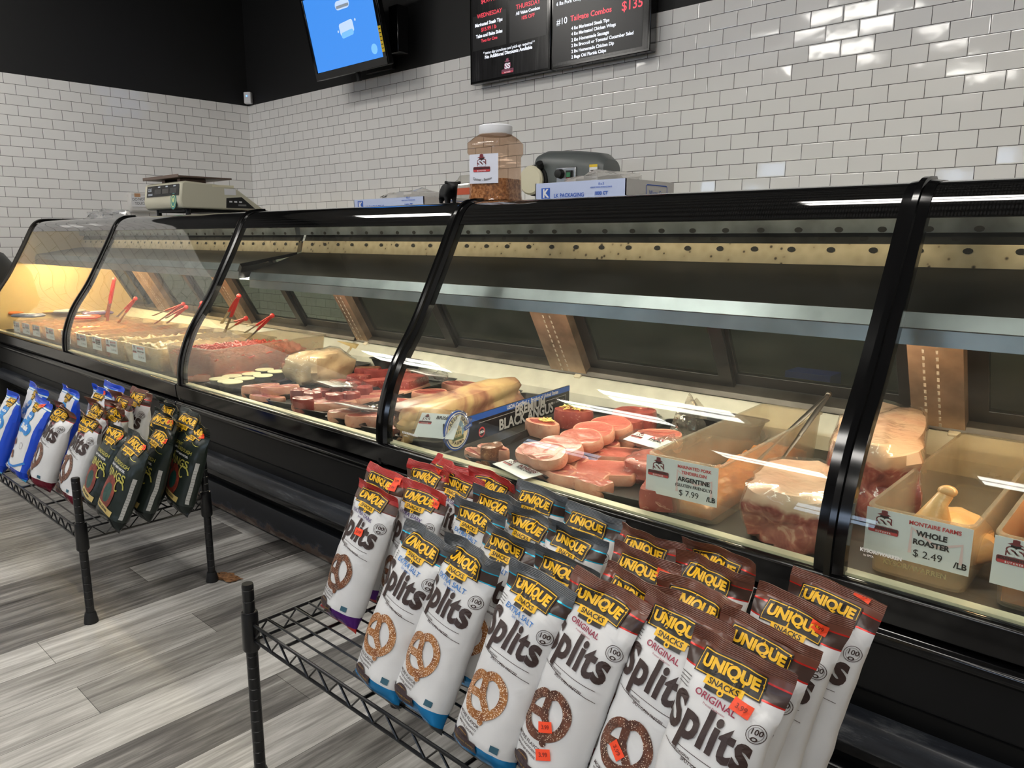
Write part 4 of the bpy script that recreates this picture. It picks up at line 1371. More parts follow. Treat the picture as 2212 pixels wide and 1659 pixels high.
# back corner black tray rims
for px, lab in (((905, 785), 'raised black tray rim in the back corner near the post'), ((1560, 925), 'black tray standing behind the tall labelled tub')):
    p = at_z(px[0], px[1], 0.60)
    t = MB()
    rr = lambda w_, l_, z: [(a, b_, z) for a, b_ in rrect(w_, l_, 0.03, 4)]
    t.loft([rr(.22, .10, 0), rr(.25, .13, .05), rr(.27, .14, .052), rr(.24, .12, .05), rr(.21, .09, .006)])
    o = t.build('tray_end', TRAY)
    o.location = (p.x, min(p.y, 2.20), 0.585)
    tag(o, lab, 'tray')

# brisket, sign
m, nt, b, o = newmat('brisket_surface')
n1 = nd(nt, 'ShaderNodeTexNoise', Vector=coords(nt), Scale=7.0, Detail=7.0, Distortion=0.7)
nt.links.new(ramp(nt, n1.outputs[0], [(0.34, (110, 58, 48)), (0.44, (176, 122, 96)), (0.54, (208, 170, 124)), (0.7, (222, 192, 138))]), b.inputs['Base Color'])
b.inputs['Roughness'].default_value = 0.35
bp = nd(nt, 'ShaderNodeBump', Strength=0.3, Distance=0.006, Height=n1.outputs[0])
nt.links.new(bp.outputs[0], b.inputs['Normal'])
lump('brisket', 'long tan brisket with a yellow fat cap behind the sign board', 'meat', (-1.85, 1.76, 0.562), (0.080, 0.34, 0.065), m, 11, 5.2, 0.22)
A_, Bp = V((-1.622, 1.47, 0.563)), V((-1.725, 2.20, 0.563))
sgn = thing('beef_sign', 'long black and blue sign board with a round farm emblem among the meat', 'sign', tuple((A_ + Bp) / 2))
dv = (Bp - A_)
LS = dv.length
dv.normalize()
nrm = V((dv.y, -dv.x, 0))
SH = 0.085
fn0 = plane_map((A_ + Bp) / 2 + V((0, 0, SH / 2)), dv, (0, 0, 1))
fn = lambda u, v, k=0: fn0(u, v) + nrm * (0.004 + k)
mb = MB()
mb.box((A_ + Bp) / 2 + V((0, 0, SH / 2)), (LS, 0.006, SH), Matrix.Rotation(math.atan2(dv.y, dv.x), 3, 'Z'), 0)
put(mb, rect2d(LS, 0.02), fn, 1, 0, SH / 2 - 0.01)
put(mb, fit('USDA Certified  •  Product of United States', 0.33, 0.02), lift(fn, .0006), 2, 0.12, SH / 2 - 0.010)
put(mb, fit('PREMIUM', 0.19, 0.035), lift(fn, .0006), 3, 0.10, 0.010)
put(mb, fit('BLACK ANGUS', 0.34, 0.03), lift(fn, .0006), 3, 0.08, -0.020)
for a, c in ((-0.2, 0.0), (0.2, 0.34)):
    put(mb, rect2d(c - a, 0.0016), lift(fn, .0006), 3, (a + c) / 2, 0.012)
put(mb, rect2d(0.0016, 0.05), lift(fn, .0006), 3, 0.34, -0.012)
put(mb, fit('FROM THE HEARTLAND', 0.11, 0.0), lift(fn, .0006), 3, 0.27, -0.004)
put(mb, disc2d(0.012, 0.017, 24), lift(fn, .0006), 4, -0.185, -0.02)
put(mb, text2d('USDA', 0.010, 0.05), lift(fn, .001), 2, -0.185, -0.02)
mb.build('board', [mat('sign_black', (18, 18, 22), 0.3), mat('sign_blue', (26, 92, 186), 0.35), WHITEINK, mat('sign_silver', (190, 190, 192), 0.4), REDINK], sgn, smooth=False, world=True)
mb = MB()
ec = fn(-LS / 2 + 0.055, 0.012, 0.004)
fe = plane_map(ec, dv, (0, 0, 1))
fe2 = lambda u, v, k=0: fe(u, v) + nrm * k
SB_, SCR, SGR = 1, 2, 3
ell = [(0.062 * math.cos(2 * PI * k / 40), 0.062 * math.sin(2 * PI * k / 40)) for k in range(40)]
mb.loft([[fe2(a, c, -0.004) for a, c in ell], [fe2(a, c, 0.0) for a, c in ell]], mi=1)
put(mb, disc2d(0.0, 0.057, 36), lift(fe2, .0005), 0)
put(mb, disc2d(0.0, 0.054, 36), lift(fe2, .001), 1)
put(mb, disc2d(0.0, 0.050, 36), lift(fe2, .0015), 2)
put(mb, disc2d(0.0, 0.031, 30), lift(fe2, .002), 3, 0, 0.002)
put(mb, poly2d([(-0.016, -0.02), (-0.016, 0.006), (0, 0.02), (0.018, 0.006), (0.018, -0.02)]), lift(fe2, .0025), 4)
put(mb, rect2d(0.006, 0.03), lift(fe2, .0025), 5, -0.022, 0.0)
for k in range(3):
    put(mb, rect2d(0.006, 0.009), lift(fe2, .003), 5, -0.008 + k * 0.009, -0.006)
put(mb, rect2d(0.055, 0.012), lift(fe2, .0025), 5, 0, -0.022)
word = 'CREEKSTONE'
for k, ch_ in enumerate(word):
    a = math.radians(160 - 140 * k / (len(word) - 1))
    put(mb, text2d(ch_, 0.017, 0.03), lift(fe2, .0025), 6, 0.0405 * math.cos(a), 0.0405 * math.sin(a) + 0.001, a - PI / 2)
for k, ch_ in enumerate('FARMS'):
    a = math.radians(235 + 70 * k / 4)
    put(mb, text2d(ch_, 0.015, 0.02), lift(fe2, .0025), 6, 0.040 * math.cos(a), 0.040 * math.sin(a) + 0.001, a + PI / 2)
for s_, wd_ in ((-1, 'Premium'), (1, 'Quality')):
    put(mb, rect2d(0.04, 0.015), lift(fe2, .003), 1, s_ * 0.05, s_ * 0.008 - 0.004, 0.25)
    put(mb, fit(wd_, 0.03, 0.0), lift(fe2, .0036), 0, s_ * 0.05, s_ * 0.008 - 0.004, 0.25)
mb.build('farm_emblem', [WHITEINK, mat('emblem_blue', (28, 74, 160), 0.4), mat('emblem_cream', (238, 226, 186), 0.5), mat('emblem_sky', (126, 170, 200), 0.5), mat('emblem_barn', (214, 200, 150), 0.5), mat('emblem_green', (96, 112, 76), 0.5), INK], sgn, smooth=False, world=True)

# ---- price cards on the meat
def card(label, px, z, rz, tilt, lines, wd=0.15, ht=0.085, film=True, tx=0):
    p = at_z(px[0], px[1], z)
    t = thing('price_card', label, 'price card', (p.x, p.y, z), math.radians(rz))
    R_ = Matrix.Rotation(math.radians(tilt), 3, 'X') @ Matrix.Rotation(math.radians(tx), 3, 'Y')
    fn = plane_map((0, 0, 0.001), R_ @ V((1, 0, 0)), R_ @ V((0, 1, 0)))
    mb = MB()
    mb.box((0, 0, 0), (wd, ht, 0.0012), R_, 0)
    logo(mb, lambda u, v, k=0: fn(u - wd * .33, v + ht * .18, k), 0.042, 0.0003)
    for k, (s_, c_, w2) in enumerate(lines):
        put(mb, fit(s_, w2, 0.03), lift(fn, .0006), c_, wd * .14, ht * (.32 - .2 * k))
    mb.build('card_sheet', LOGO, t, smooth=False)
    if film:
        f = MB()
        f.loft([[R_ @ V((a, c_, z_)) for a, c_ in rrect(wd * 1.12, ht * 1.3, 0.004, 2)] for z_ in (-0.004, 0.006)])
        crm = crumple((wd * .45, ht * .3, 0.0), (0.035, 0.03, 0.018), px[0] * .01, .5, 14, 9, -0.02)
        f.add([R_ @ V(q) for q in crm.v], crm.f)
        f.build('plastic_sleeve', FILM, t, angle=30)
    return t


card('bagged white price card lying on the round fillets', (723, 829), 0.625, -8, -6, [('FILET MIGNON', 1, .08), ('CENTER CUT', 1, .06), ('$ 39.99 /LB', 1, .07)])
card('bagged white price card on the pale chops by the post', (772, 878), 0.615, 2, -14, [('NY STRIP', 1, .07), ('CHOICE', 1, .05), ('$ 21.99 /LB', 1, .07)])
card('white price card on the meat in the back corner', (921, 806), 0.645, -10, -10, [('BONE-IN', 1, .06), ('RIBEYE', 1, .05), ('$ 23.99 /LB', 1, .07)])
card('white card leaning on the brisket beside the farm emblem', (945, 920), 0.635, 25, 40, [('BRISKET', 1, .06)], .13, .09)
card('flat white card for boneless chops against the glass lip', (1117, 1013), 0.585, -16, 4, [('BONELESS', 3, .08), ('PORK CHOPS', 1, .07)], .16, .06, False)
card('plain card with its plastic wrap beside the pork chops', (1400, 952), 0.63, -10, 12, [('PORK', 2, .05), ('STEAK', 1, .05)], .14, .06)

# ---- pork
CH = [(1137, 996, 'nearest the glass'), (1177, 975, 'second from the glass'), (1214, 957, 'third from the glass'), (1258, 940, 'fourth from the glass'), (1285, 925, 'fifth from the glass'), (1322, 912, 'last in the overlapping row')]
for k, (x, y, w_) in enumerate(CH):
    S('pork_chop', 'thick boneless pork chop, ' + w_, 'chop', (x, y), 'chop', .155, .105, .03, -14, [PORK, FAT], z=0.598 + 0.002 * k, seed=60 + k, rim=.04, tx=14, group='overlapping pork chops')
    p = at_z(x, y, 0.63)
    S('pork_chop', 'pork chop in the layer below, %s' % w_, 'chop', None, 'chop', .15, .10, .03, -14, [PORKD, FAT], z=0.5625, seed=70 + k, group='lower layer of pork chops', at=(p.x + .012, p.y + .01, 0))
S('pork_piece', 'pink pork end piece left of the chop row', 'meat', (1068, 965), 'tbone', .11, .07, .04, 10, [PORK, FAT], seed=81)
S('pork_piece', 'dark crusty brown piece beside the pork end', 'meat', (1048, 975), 'filet', .05, .09, .05, 10, [BROWN, BROWN], seed=82)
S('pork_piece', 'small pink scrap by the glass under the farm emblem', 'meat', (1015, 986), 'tbone', .10, .05, .025, -20, [PORK, FAT], seed=83)
S('pork_roast', 'dark rolled pork roast behind the chop row', 'meat', (1340, 905), 'filet', .15, .11, .055, 20, [PORKD, PORKD], seed=84)
S('pork_roast', 'round dark pork roast at the back of the chop tray', 'meat', (1372, 886), 'filet', .15, .12, .07, 40, [PORKD, PORKD], seed=85)
st = thing('stuffed_chop', 'stuffed pork chop topped with shredded cheese and green leaf', 'meat', tuple(at_z(1239, 897, 0.60).xy) + (0.562,), 0.3)
steak_mesh('filet', .135, .11, .06, .2, 86).build('meat_pocket', [PORKD, PORKD], st)
rg = random.Random(4)
mb = MB()
for k in range(70):
    a, r_ = rg.random() * 6.3, rg.random() ** .5
    c_ = V((math.cos(a) * r_ * .045, math.sin(a) * r_ * .035, .064 + .012 * (1 - r_)))
    d = V((rg.uniform(-1, 1), rg.uniform(-1, 1), rg.uniform(-.2, .3))).normalized() * 0.011
    mb.tube([c_ - d, c_ + V((0, 0, .002)), c_ + d], 0.0016, 5)
tag(mb.build('shredded_cheese', mat('shredded_cheese', (236, 214, 130), 0.45), st), kind='stuff')
mb = MB()
for k in range(7):
    c_ = V((-.02 + .008 * k, .012 * math.sin(k * 2.0), .076))
    mb.ball(c_, (.009, .007, .002), 8, 5)
tag(mb.build('green_leaf', mat('spinach_leaf', (66, 104, 40), 0.45), st), kind='stuff')
st2 = thing('stuffed_chop', 'second stuffed pork piece, wrapped in shiny film near the sign', 'meat', tuple(at_z(1172, 915, 0.60).xy) + (0.562,), -.2)
steak_mesh('filet', .14, .085, .045, .2, 87).build('meat_pocket', [PORKD, FAT], st2)
mb = MB()
for k in range(30):
    a, r_ = rg.random() * 6.3, rg.random() ** .5
    c_ = V((math.cos(a) * r_ * .03, .012 + math.sin(a) * r_ * .02, .05))
    d = V((rg.uniform(-1, 1), rg.uniform(-1, 1), rg.uniform(-.2, .3))).normalized() * 0.010
    mb.tube([c_ - d, c_ + d], 0.0016, 5)
tag(mb.build('shredded_cheese', mat('shredded_cheese', (236, 214, 130), 0.45), st2), kind='stuff')
for k, (x, y, lx, ly, r_, w_) in enumerate([(1230, 1045, .15, .10, 10, 'nearest the glass'), (1306, 1010, .17, .14, 30, 'large, in the middle of its tray'), (1345, 977, .15, .11, 30, 'with a pale fat edge, behind the large one'), (1425, 935, .14, .12, 25, 'at the back with a smooth fat side'), (1270, 1050, .10, .06, -10, 'small end piece by the glass')]):
    S('pork_steak', 'flat pink pork steak, ' + w_, 'steak', (x, y), 'slab' if k != 3 else 'strip', lx, ly, .03 if k != 3 else .05, r_, [PORK, FAT], seed=90 + k, rim=.06)
lump('wrapped_pork', 'film-wrapped pork pack leaning on the tall labelled tub', 'meat', tuple(at_z(1392, 1002, 0.60).xy) + (0.562,), (0.05, 0.07, 0.035), PORK, 20, 9.1, 0.2, film=FILM)
S('pork_belly_piece', 'marbled pork piece tucked under the front of the tall tub', 'meat', (1400, 1085), 'slab', .10, .12, .05, 20, [PORKD, PORKD], seed=99)
pt = thing('plastic_wrap', 'peaked clump of clear wrap behind the pork steaks', 'wrap', tuple(at_z(1490, 925, 0.60).xy) + (0.575,))
crumple((0, 0, 0.03), (0.05, 0.05, 0.075), 8.8, .6, base=-0.01).build('wrap_film', clear('wrap_film', (240, 236, 230), 1.5, body=.12, bump=.6, bscale=35, rough=.05), pt, angle=20)

# two big wrapped pork shoulders
m, nt, b, o = newmat('pork_shoulder_surface')
tc = nt.nodes.new('ShaderNodeTexCoord')
sp = nd(nt, 'ShaderNodeSeparateXYZ', i0=tc.outputs['Generated'])
n1 = nd(nt, 'ShaderNodeTexNoise', Vector=coords(nt), Scale=8.0, Detail=6.0, Distortion=0.6)
n2 = nd(nt, 'ShaderNodeTexNoise', Vector=coords(nt), Scale=26.0, Detail=5.0, Distortion=1.5)
hsum = nd(nt, 'ShaderNodeMath', {'operation': 'MULTIPLY_ADD'}, i0=n1.outputs[0], i1=0.5, i2=sp.outputs[2])
fz = nd(nt, 'ShaderNodeMapRange', i0=hsum.outputs[0], i1=0.92, i2=1.0)
red = ramp(nt, n2.outputs[0], [(0.38, (150, 62, 56)), (0.55, (190, 104, 90)), (0.66, (228, 176, 152))])
fatc = ramp(nt, n1.outputs[0], [(0.35, (232, 178, 148)), (0.65, (240, 204, 172))])
mx = nd(nt, 'ShaderNodeMix', {'data_type': 'RGBA'}, i0=fz.outputs[0], i6=red, i7=fatc)
nt.links.new(mx.outputs[2], b.inputs['Base Color'])
b.inputs['Roughness'].default_value = 0.3
lump('pork_shoulder', 'square block of pork shoulder with a pale fat cap behind the post', 'meat', (-0.60, 1.60, DZ + .002), (0.085, 0.14, 0.066), m, 8, 2.4, 0.16, sq=1.0, film=FILM)
lump('pork_shoulder', 'larger film-wrapped pork shoulder reaching back beside the chicken tub', 'meat', (-0.56, 2.0, DZ + .002), (0.10, 0.26, 0.10), m, 14, 6.6, 0.15, sq=0.85, film=FILM)


# ---- tubs
def tub(label, cx, y0, wd, ln, h, rz, lines=None, cardw=None, cardz=0.6, group=None, brand=None):
    t = thing('food_tub', label, 'tub', (cx, y0, DZ + 0.001), math.radians(rz), group)
    rr = lambda w_, l0, l1, z, r_=0.02: [(a, b_ + (l0 + l1) / 2, z) for a, b_ in rrect(w_, l1 - l0, r_, 4)]
    i = 0.003
    mb = MB()
    mb.loft([rr(wd * .9, .012, ln - .012, 0), rr(wd * .985, .001, ln - .001, h * .97), rr(wd * 1.03, -.005, ln + .005, h * .97), rr(wd * 1.03, -.005, ln + .005, h), rr(wd * .98 - 2 * i, i, ln - i, h), rr(wd * .9 - 2 * i, .012 + i, ln - .012 - i, 0.004)])
    mb.build('tub_shell', BIN, t, angle=50)
    if lines:
        cw, ch_ = cardw or (wd * .9, h * .6)
        fn = plane_map((0, -0.0072, h * .98 - ch_ / 2), (1, 0, 0), (0, 0.0, 1))
        mb = MB()
        mb.box((0, -0.0062, h * .98 - ch_ / 2), (cw, 0.0008, ch_), None, 0)
        # pale printed mark behind the words
        put(mb, stroke2d([(-.05 * cw, -.3 * ch_), (-.05 * cw, .25 * ch_), (.2 * cw, -.05 * ch_), (.42 * cw, .12 * ch_), (.42 * cw, -.3 * ch_)], 0.006), lift(fn, .0001), 4)
        logo(mb, lambda u, v, k=0: fn(u - cw * .32, v + ch_ * .17, k), cw * .30, 0.0003)
        for s_, c_, w2, u, v, bd in lines:
            put(mb, fit(s_, w2 * cw, bd), lift(fn, .0006), c_, u * cw, v * ch_)
        mb.build('price_card', LOGO, t, smooth=False)
        if brand:
            mb = MB()
            fb = plane_map((0, 0.0035, h * .22), (1, 0, 0), (0, 0, 1))
            put(mb, fit(brand, wd * .6, .02), lambda u, v, k=0: fb(u, v) + V((0, -0.004, 0)), 0)
            mb.build('moulded_mark', mat('moulded_mark', (190, 172, 130), .5), t, smooth=False)
    return t


def fill(label, name, t, wd, ln, h0, h1, m, seed, amp=0.02, freq=30, n=26, cat='meat', y_off=0.0, ball=None):
    """loose food in a tub: an uncountable heap"""
    mb = MB()
    nx, ny = n, int(n * ln / wd) if ln < wd * 3 else n * 3
    vs, fs = [], []
    for j in range(ny + 1):
        for i in range(nx + 1):
            u, v = i / nx, j / ny
            x, y = (u - .5) * (wd * .88), .02 + y_off + v * (ln - .045)
            z = h0 + (h1 - h0) * (math.sin(PI * u) ** .6) * (1 - v * .35) + amp * noise.noise(V((x * freq + seed, y * freq, 0))) + amp * .5 * noise.noise(V((x * freq * 2.3, y * freq * 2.3, seed)))
            if i in (0, nx) or j in (0, ny):
                z = h0 * .8
            vs.append((x, y, max(z, .007)))
    k = (nx + 1)
    fs = [(j * k + i, j * k + i + 1, (j + 1) * k + i + 1, (j + 1) * k + i) for j in range(ny) for i in range(nx)]
    edge = [i for i in range(nx + 1)] + [j * k + nx for j in range(1, ny + 1)] + [ny * k + i for i in range(nx - 1, -1, -1)] + [j * k for j in range(ny - 1, 0, -1)]
    nb = len(vs)
    vs += [(vs[e][0], vs[e][1], .006) for e in edge]
    for a in range(len(edge)):
        b_ = (a + 1) % len(edge)
        fs.append((edge[a], nb + a, nb + b_, edge[b_]))
    mb.add(vs, fs)
    o = mb.build(name, m, angle=80)
    o.matrix_world = t.matrix_basis
    o.location = t.location
    o.rotation_euler = t.rotation_euler
    return tag(o, label, cat, kind='stuff')


AM = meatmat('marinated_amber', (196, 110, 56), (224, 150, 86), (240, 200, 140), 20, .6)
RM = meatmat('marinated_red', (176, 70, 40), (214, 106, 66), (232, 160, 110), 24, .6)
GM = meatmat('marinated_herb', (150, 120, 70), (206, 176, 120), (236, 214, 170), 40, .55)
DM = meatmat('marinated_dark', (86, 52, 38), (130, 86, 60), (170, 120, 80), 34, .6)
EDGE = [30, 48, 70, 92, 130, 160, 198, 226, 262, 346]
TL_ = ['SIRLOIN', 'KABOBS', 'MARKET', 'SPECIAL', 'MARKET', 'CHICKEN', 'BEEF', 'BURGUNDY', 'MARINATED BEEF']
TD = ['leftmost in the row', 'second from the far end', 'third from the far end', 'fourth from the far end, wide', 'just left of the first post', 'right of the first post', 'with skewers of dark meat', 'beside the widest tub', 'widest of the row, card at corner']
FM = [RM, AM, RM, AM, RM, DM, RM, GM, GM]
for k in range(9):
    xa, xb = at_y(EDGE[k], 705 + (EDGE[k] - 30) * .19, 1.47).x, at_y(EDGE[k + 1], 705 + (EDGE[k + 1] - 30) * .19, 1.47).x
    wd = (xb - xa) * .93
    h = .085 + .004 * k
    cwid = min(.15, wd * .75)
    t = tub('frosted food tub in the far case, ' + TD[k], (xa + xb) / 2, 1.47, wd, .62, h, 0,
            [('MARINATED', 2, .5, .16, .33, .03), (TL_[k], 1, .5, .16, .12, .04), ('$ %d.99 /LB' % (7 + k), 1, .4, .2, -.25, .01)], (cwid, .068 if k < 8 else .075), group='labelled tubs in the far case')
    fill('marinated meat heaped in the tub ' + TD[k], 'marinated_meat', t, wd, .62, h * .42, h * (.82 if k < 7 else 1.0), FM[k], 3.3 * k, .022, 34)
# ground beef tub
GB_ = meatmat('ground_beef', (196, 74, 58), (226, 112, 90), (240, 170, 140), 45, .62)
t = tub('large frosted tub heaped with ground beef, left of the second post', -3.36, 1.50, .37, .66, .15, 9)
fill('stringy red ground beef heaped in the large tub', 'ground_beef', t, .35, .60, .07, .135, GB_, 2.2, .02, 60, 40)
rg = random.Random(11)
mb = MB()
for k in range(260):
    u, v = rg.uniform(-.17, .17), rg.uniform(.02, .42)
    z = .07 + .07 * math.cos(u * 7) * (1 - v * .5) + rg.uniform(0, .008)
    a = rg.random() * 6.3
    pts = []
    x, y = u, v
    for q in range(5):
        pts.append((x, max(y, .016), z + .004 * math.sin(q * 1.5 + k)))
        x += .012 * math.cos(a)
        y += .012 * math.sin(a)
        a += rg.uniform(-.9, .9)
    mb.tube(pts, .0035, 5)
o = mb.build('ground_beef_strands', GB_)
o.location = t.location
o.rotation_euler = t.rotation_euler
tag(o, 'loose strands on top of the ground beef heap', 'meat', kind='stuff')
S('short_rib', 'raw short rib strip lying in front of the ground beef tub', 'meat strip', (485, 806), 'strip', .26, .05, .03, 66, [RM, FAT], seed=101)
S('short_rib', 'pale red strip beside the cream cups by the post', 'meat strip', (432, 820), 'strip', .18, .05, .02, 60, [RM, FAT], seed=102)
S('short_rib', 'thick red rib slab behind the cream cups', 'meat strip', (570, 780), 'slab', .09, .20, .045, 30, [RM, BEEF], seed=103)
S('short_rib', 'long red rib slab reaching to the back of its tray', 'meat strip', (655, 772), 'slab', .06, .30, .04, -62, [BEEF, RM], seed=104)
S('short_rib', 'middle red rib slab between the cups and the back', 'meat strip', (610, 782), 'slab', .06, .22, .035, -60, [RM, FAT], seed=105)
wb = thing('wooden_block', 'pale wooden board standing behind the rib slabs', 'board', tuple(at_z(700, 752, .62).xy) + (0.5585,), -.1)
MB().box((0, 0.10, .05), (.36, .03, .085)).build('board_body', mat('pale_cutting_board', (214, 188, 130), .5, var=.08), wb, bevel=.004)

# argentine tub, roaster tub, next tub
t = tub('tall frosted tub with a red and black pork tenderloin card', -0.825, 1.475, .178, .70, .142, 3,
        [('MARINATED PORK', 2, .46, .18, .36, .03), ('TENDERLOIN', 2, .34, .18, .22, .03), ('ARGENTINE', 1, .44, .18, .04, .04), ('(GLUTEN FRIENDLY)', 1, .5, .18, -.12, .02), ('$ 7.99', 1, .27, .12, -.32, 0), ('/LB', 1, .12, .42, -.34, .03)], (.178, .09))
fill('yellow marinated pork at the bottom of the tall tub', 'marinated_pork', t, .15, .68, .035, .04, AM, 8.1, .012, 30)
t = tub('frosted tub holding a whole chicken, nearest the third post', -0.335, 1.475, .178, .74, .135, 0,
        [('MONTAIRE FARMS', 2, .48, .16, .36, .03), ('WHOLE', 1, .29, .14, .16, .045), ('ROASTER', 1, .34, .14, -.03, .045), ('$ 2.49', 1, .27, .12, -.28, 0), ('/LB', 1, .12, .42, -.33, .03)], (.178, .088), brand='KYSOR//WARREN')
chk = thing('whole_chicken', 'raw whole chicken with its leg raised inside the tub', 'chicken', (-0.30, 1.62, DZ + .006), .15)
SKIN = meatmat('chicken_skin', (226, 172, 112), (238, 196, 140), (200, 130, 90), 26, .66)
MB().ball((0, .05, .042), (.062, .10, .045), 24, 16, fn=lambda d: 1 + .12 * noise.noise(d * 2.5)).build('carcass', SKIN, chk)
mb = MB()
mb.tube([(-.035, .02, .05), (-.045, .0, .075), (-.035, .012, .115), (-.025, .02, .132)], [.034, .036, .016, .014], 12)
mb.ball((-.024, .02, .137), (.018, .016, .012), 12, 8)
mb.build('drumstick', SKIN, chk)
mb = MB()
mb.tube([(.045, .0, .045), (.05, -.03, .05), (.02, -.05, .03)], [.028, .026, .014], 12)
mb.build('wing', SKIN, chk)
fn = plane_map((0, 0, 0), (1, 0, 0), (0, 1, 0))
t = tub('frosted tub of orange marinated chicken at the right edge', -0.125, 1.475, .178, .74, .135, 0,
        [('MARINATED CHICKEN', 2, .52, .2, .36, .03), ('BREAST', 1, .30, .2, .16, .045), ('(GLUTEN FRIENDLY)', 1, .5, .18, -.03, .02), ('$ 6.99 /LB', 1, .4, .2, -.28, 0)], (.178, .088))
fill('orange marinated chicken in the tub at the edge', 'marinated_chicken', t, .165, .72, .07, .115, meatmat('orange_chicken', (226, 130, 60), (242, 170, 100), (250, 210, 150), 22, .6), 4.4, .03, 26)
t = tub('frosted tub partly beyond the frame beside the orange chicken', 0.085, 1.475, .178, .74, .135, 0)

# lettering on the lower glass
for (x, y), lab in (((872, 934), 'a'), ((1865, 1187), 'b')):
    p = at_y(x, y, 1.3985)
    mb = MB()
    fn = plane_map((p.x + .03, 1.3975, p.z), (1, 0, 0), (0, 0, 1))
    put(mb, text2d('KYSOR//WARREN', .009, .05), fn, 0)
    put(mb, text2d('by EPTA', .005, .02), fn, 0, -.02, -.009)
    o = mb.build('glass_lettering', WHITEINK, bpy.data.objects['display_case.001'], smooth=False, world=True)

# ---- tongs
TRED = mat('red_tong_grip', (206, 44, 36), .4)
TST = mat('tong_steel', (180, 178, 172), .3, 1.0)


def tongs(label, a, b_, spread, grip=TRED, tip=TST, w_=.012):
    a, b_ = V(a), V(b_)
    t = thing('tongs', label, 'tongs', tuple(b_), 0, 'serving tongs' if grip is TRED else None)
    ax = (b_ - a).normalized()
    sx = ax.cross(V((0.3, 1, 0.1))).normalized()
    for s_ in (-1, 1):
        mid = a + (b_ - a) * .55 + sx * (s_ * spread * .6)
        end = b_ + sx * (s_ * spread)
        mb = MB()
        mb.tube([a, a + (mid - a) * .3, mid], [w_ * .8, w_, w_ * .8], 8, flat=.5)
        arm = mb.build('arm_grip', grip, t, world=True)
        mb = MB()
        mb.tube([mid, mid + (end - mid) * .5, end], [w_ * .7, w_ * .55, w_ * .9], 8, flat=.35)
        mb.build('arm_tip', tip, t, world=True)
    mb = MB()
    mb.ball(a, w_ * 1.05, 10, 8)
    mb.build('hinge', grip, t, world=True)
    return t


TG = [((247, 603), (230, 690), 1.90, .025, 'standing steepest at the far end'), ((293, 645), (255, 690), 1.90, .02, 'leaning over the skewer tub'), ((396, 657), (333, 690), 1.95, .025, 'lying low between the posts, farther one'), ((402, 664), (360, 692), 1.85, .015, 'lying low between the posts, nearer one'),
      ((436, 655), (424, 705), 1.95, .03, 'opened wide behind the second post'), ((516, 640), (482, 708), 1.85, .03, 'tall pair over the herb tub'), ((531, 688), (492, 705), 1.90, .015, 'lying flat behind the tall pair'), ((588, 682), (532, 726), 1.95, .02, 'resting on the ground beef tub')]
for pa, pb_, Y, sp_, w_ in TG:
    q = at_y(pb_[0], pb_[1], Y)
    tongs('red handled serving tongs ' + w_, at_y(pa[0], pa[1], Y), (q.x, q.y, max(q.z, .58)), sp_)
tongs('dark grey tongs leaning out of the tall pork tub', at_y(1790, 852, 2.06), (-.80, 1.86, .60), .03, mat('dark_tong', (70, 66, 62), .35, .8), mat('dark_tong', (70, 66, 62), .35, .8), .009)

# packed snacks at the far end
for k, (px, cname, cc) in enumerate([((40, 652), 'yellow', (236, 196, 60)), ((70, 662), 'white', (226, 220, 206)), ((20, 668), 'orange', (226, 124, 70)), ((60, 672), 'blue', (120, 130, 160)), ((150, 664), 'pale grey', (206, 202, 200)), ((180, 678), 'red', (196, 80, 66)), ((105, 664), 'gold', (214, 170, 80)), ((210, 668), 'purple', (110, 96, 140))]):
    p = at_z(px[0], px[1], .69)
    t = thing('meat_pack', 'flat %s vacuum pack in the far case' % cname, 'pack', (p.x, min(p.y, 1.98), .650 + .004 * (k % 3)), .2 * k)
    MB().loft([[(a, b_, z) for a, b_ in rrect(.20 * s_, .12 * s_, .02, 3)] for z, s_ in ((0, .9), (.010, 1), (.022, .85))]).build('pack_body', mat('pack_' + cname.replace(' ', '_'), cc, .25), t, bevel=.003)
    mb = MB()
    put(mb, rect2d(.09, .06), plane_map((0, 0, .0228), (1, 0, 0), (0, 1, 0)), 0)
    mb.build('pack_label', WHITEP, t, smooth=False)

# ================================================================ wire racks
RACKM = mat('black_rack_enamel', (16, 17, 19), 0.3)


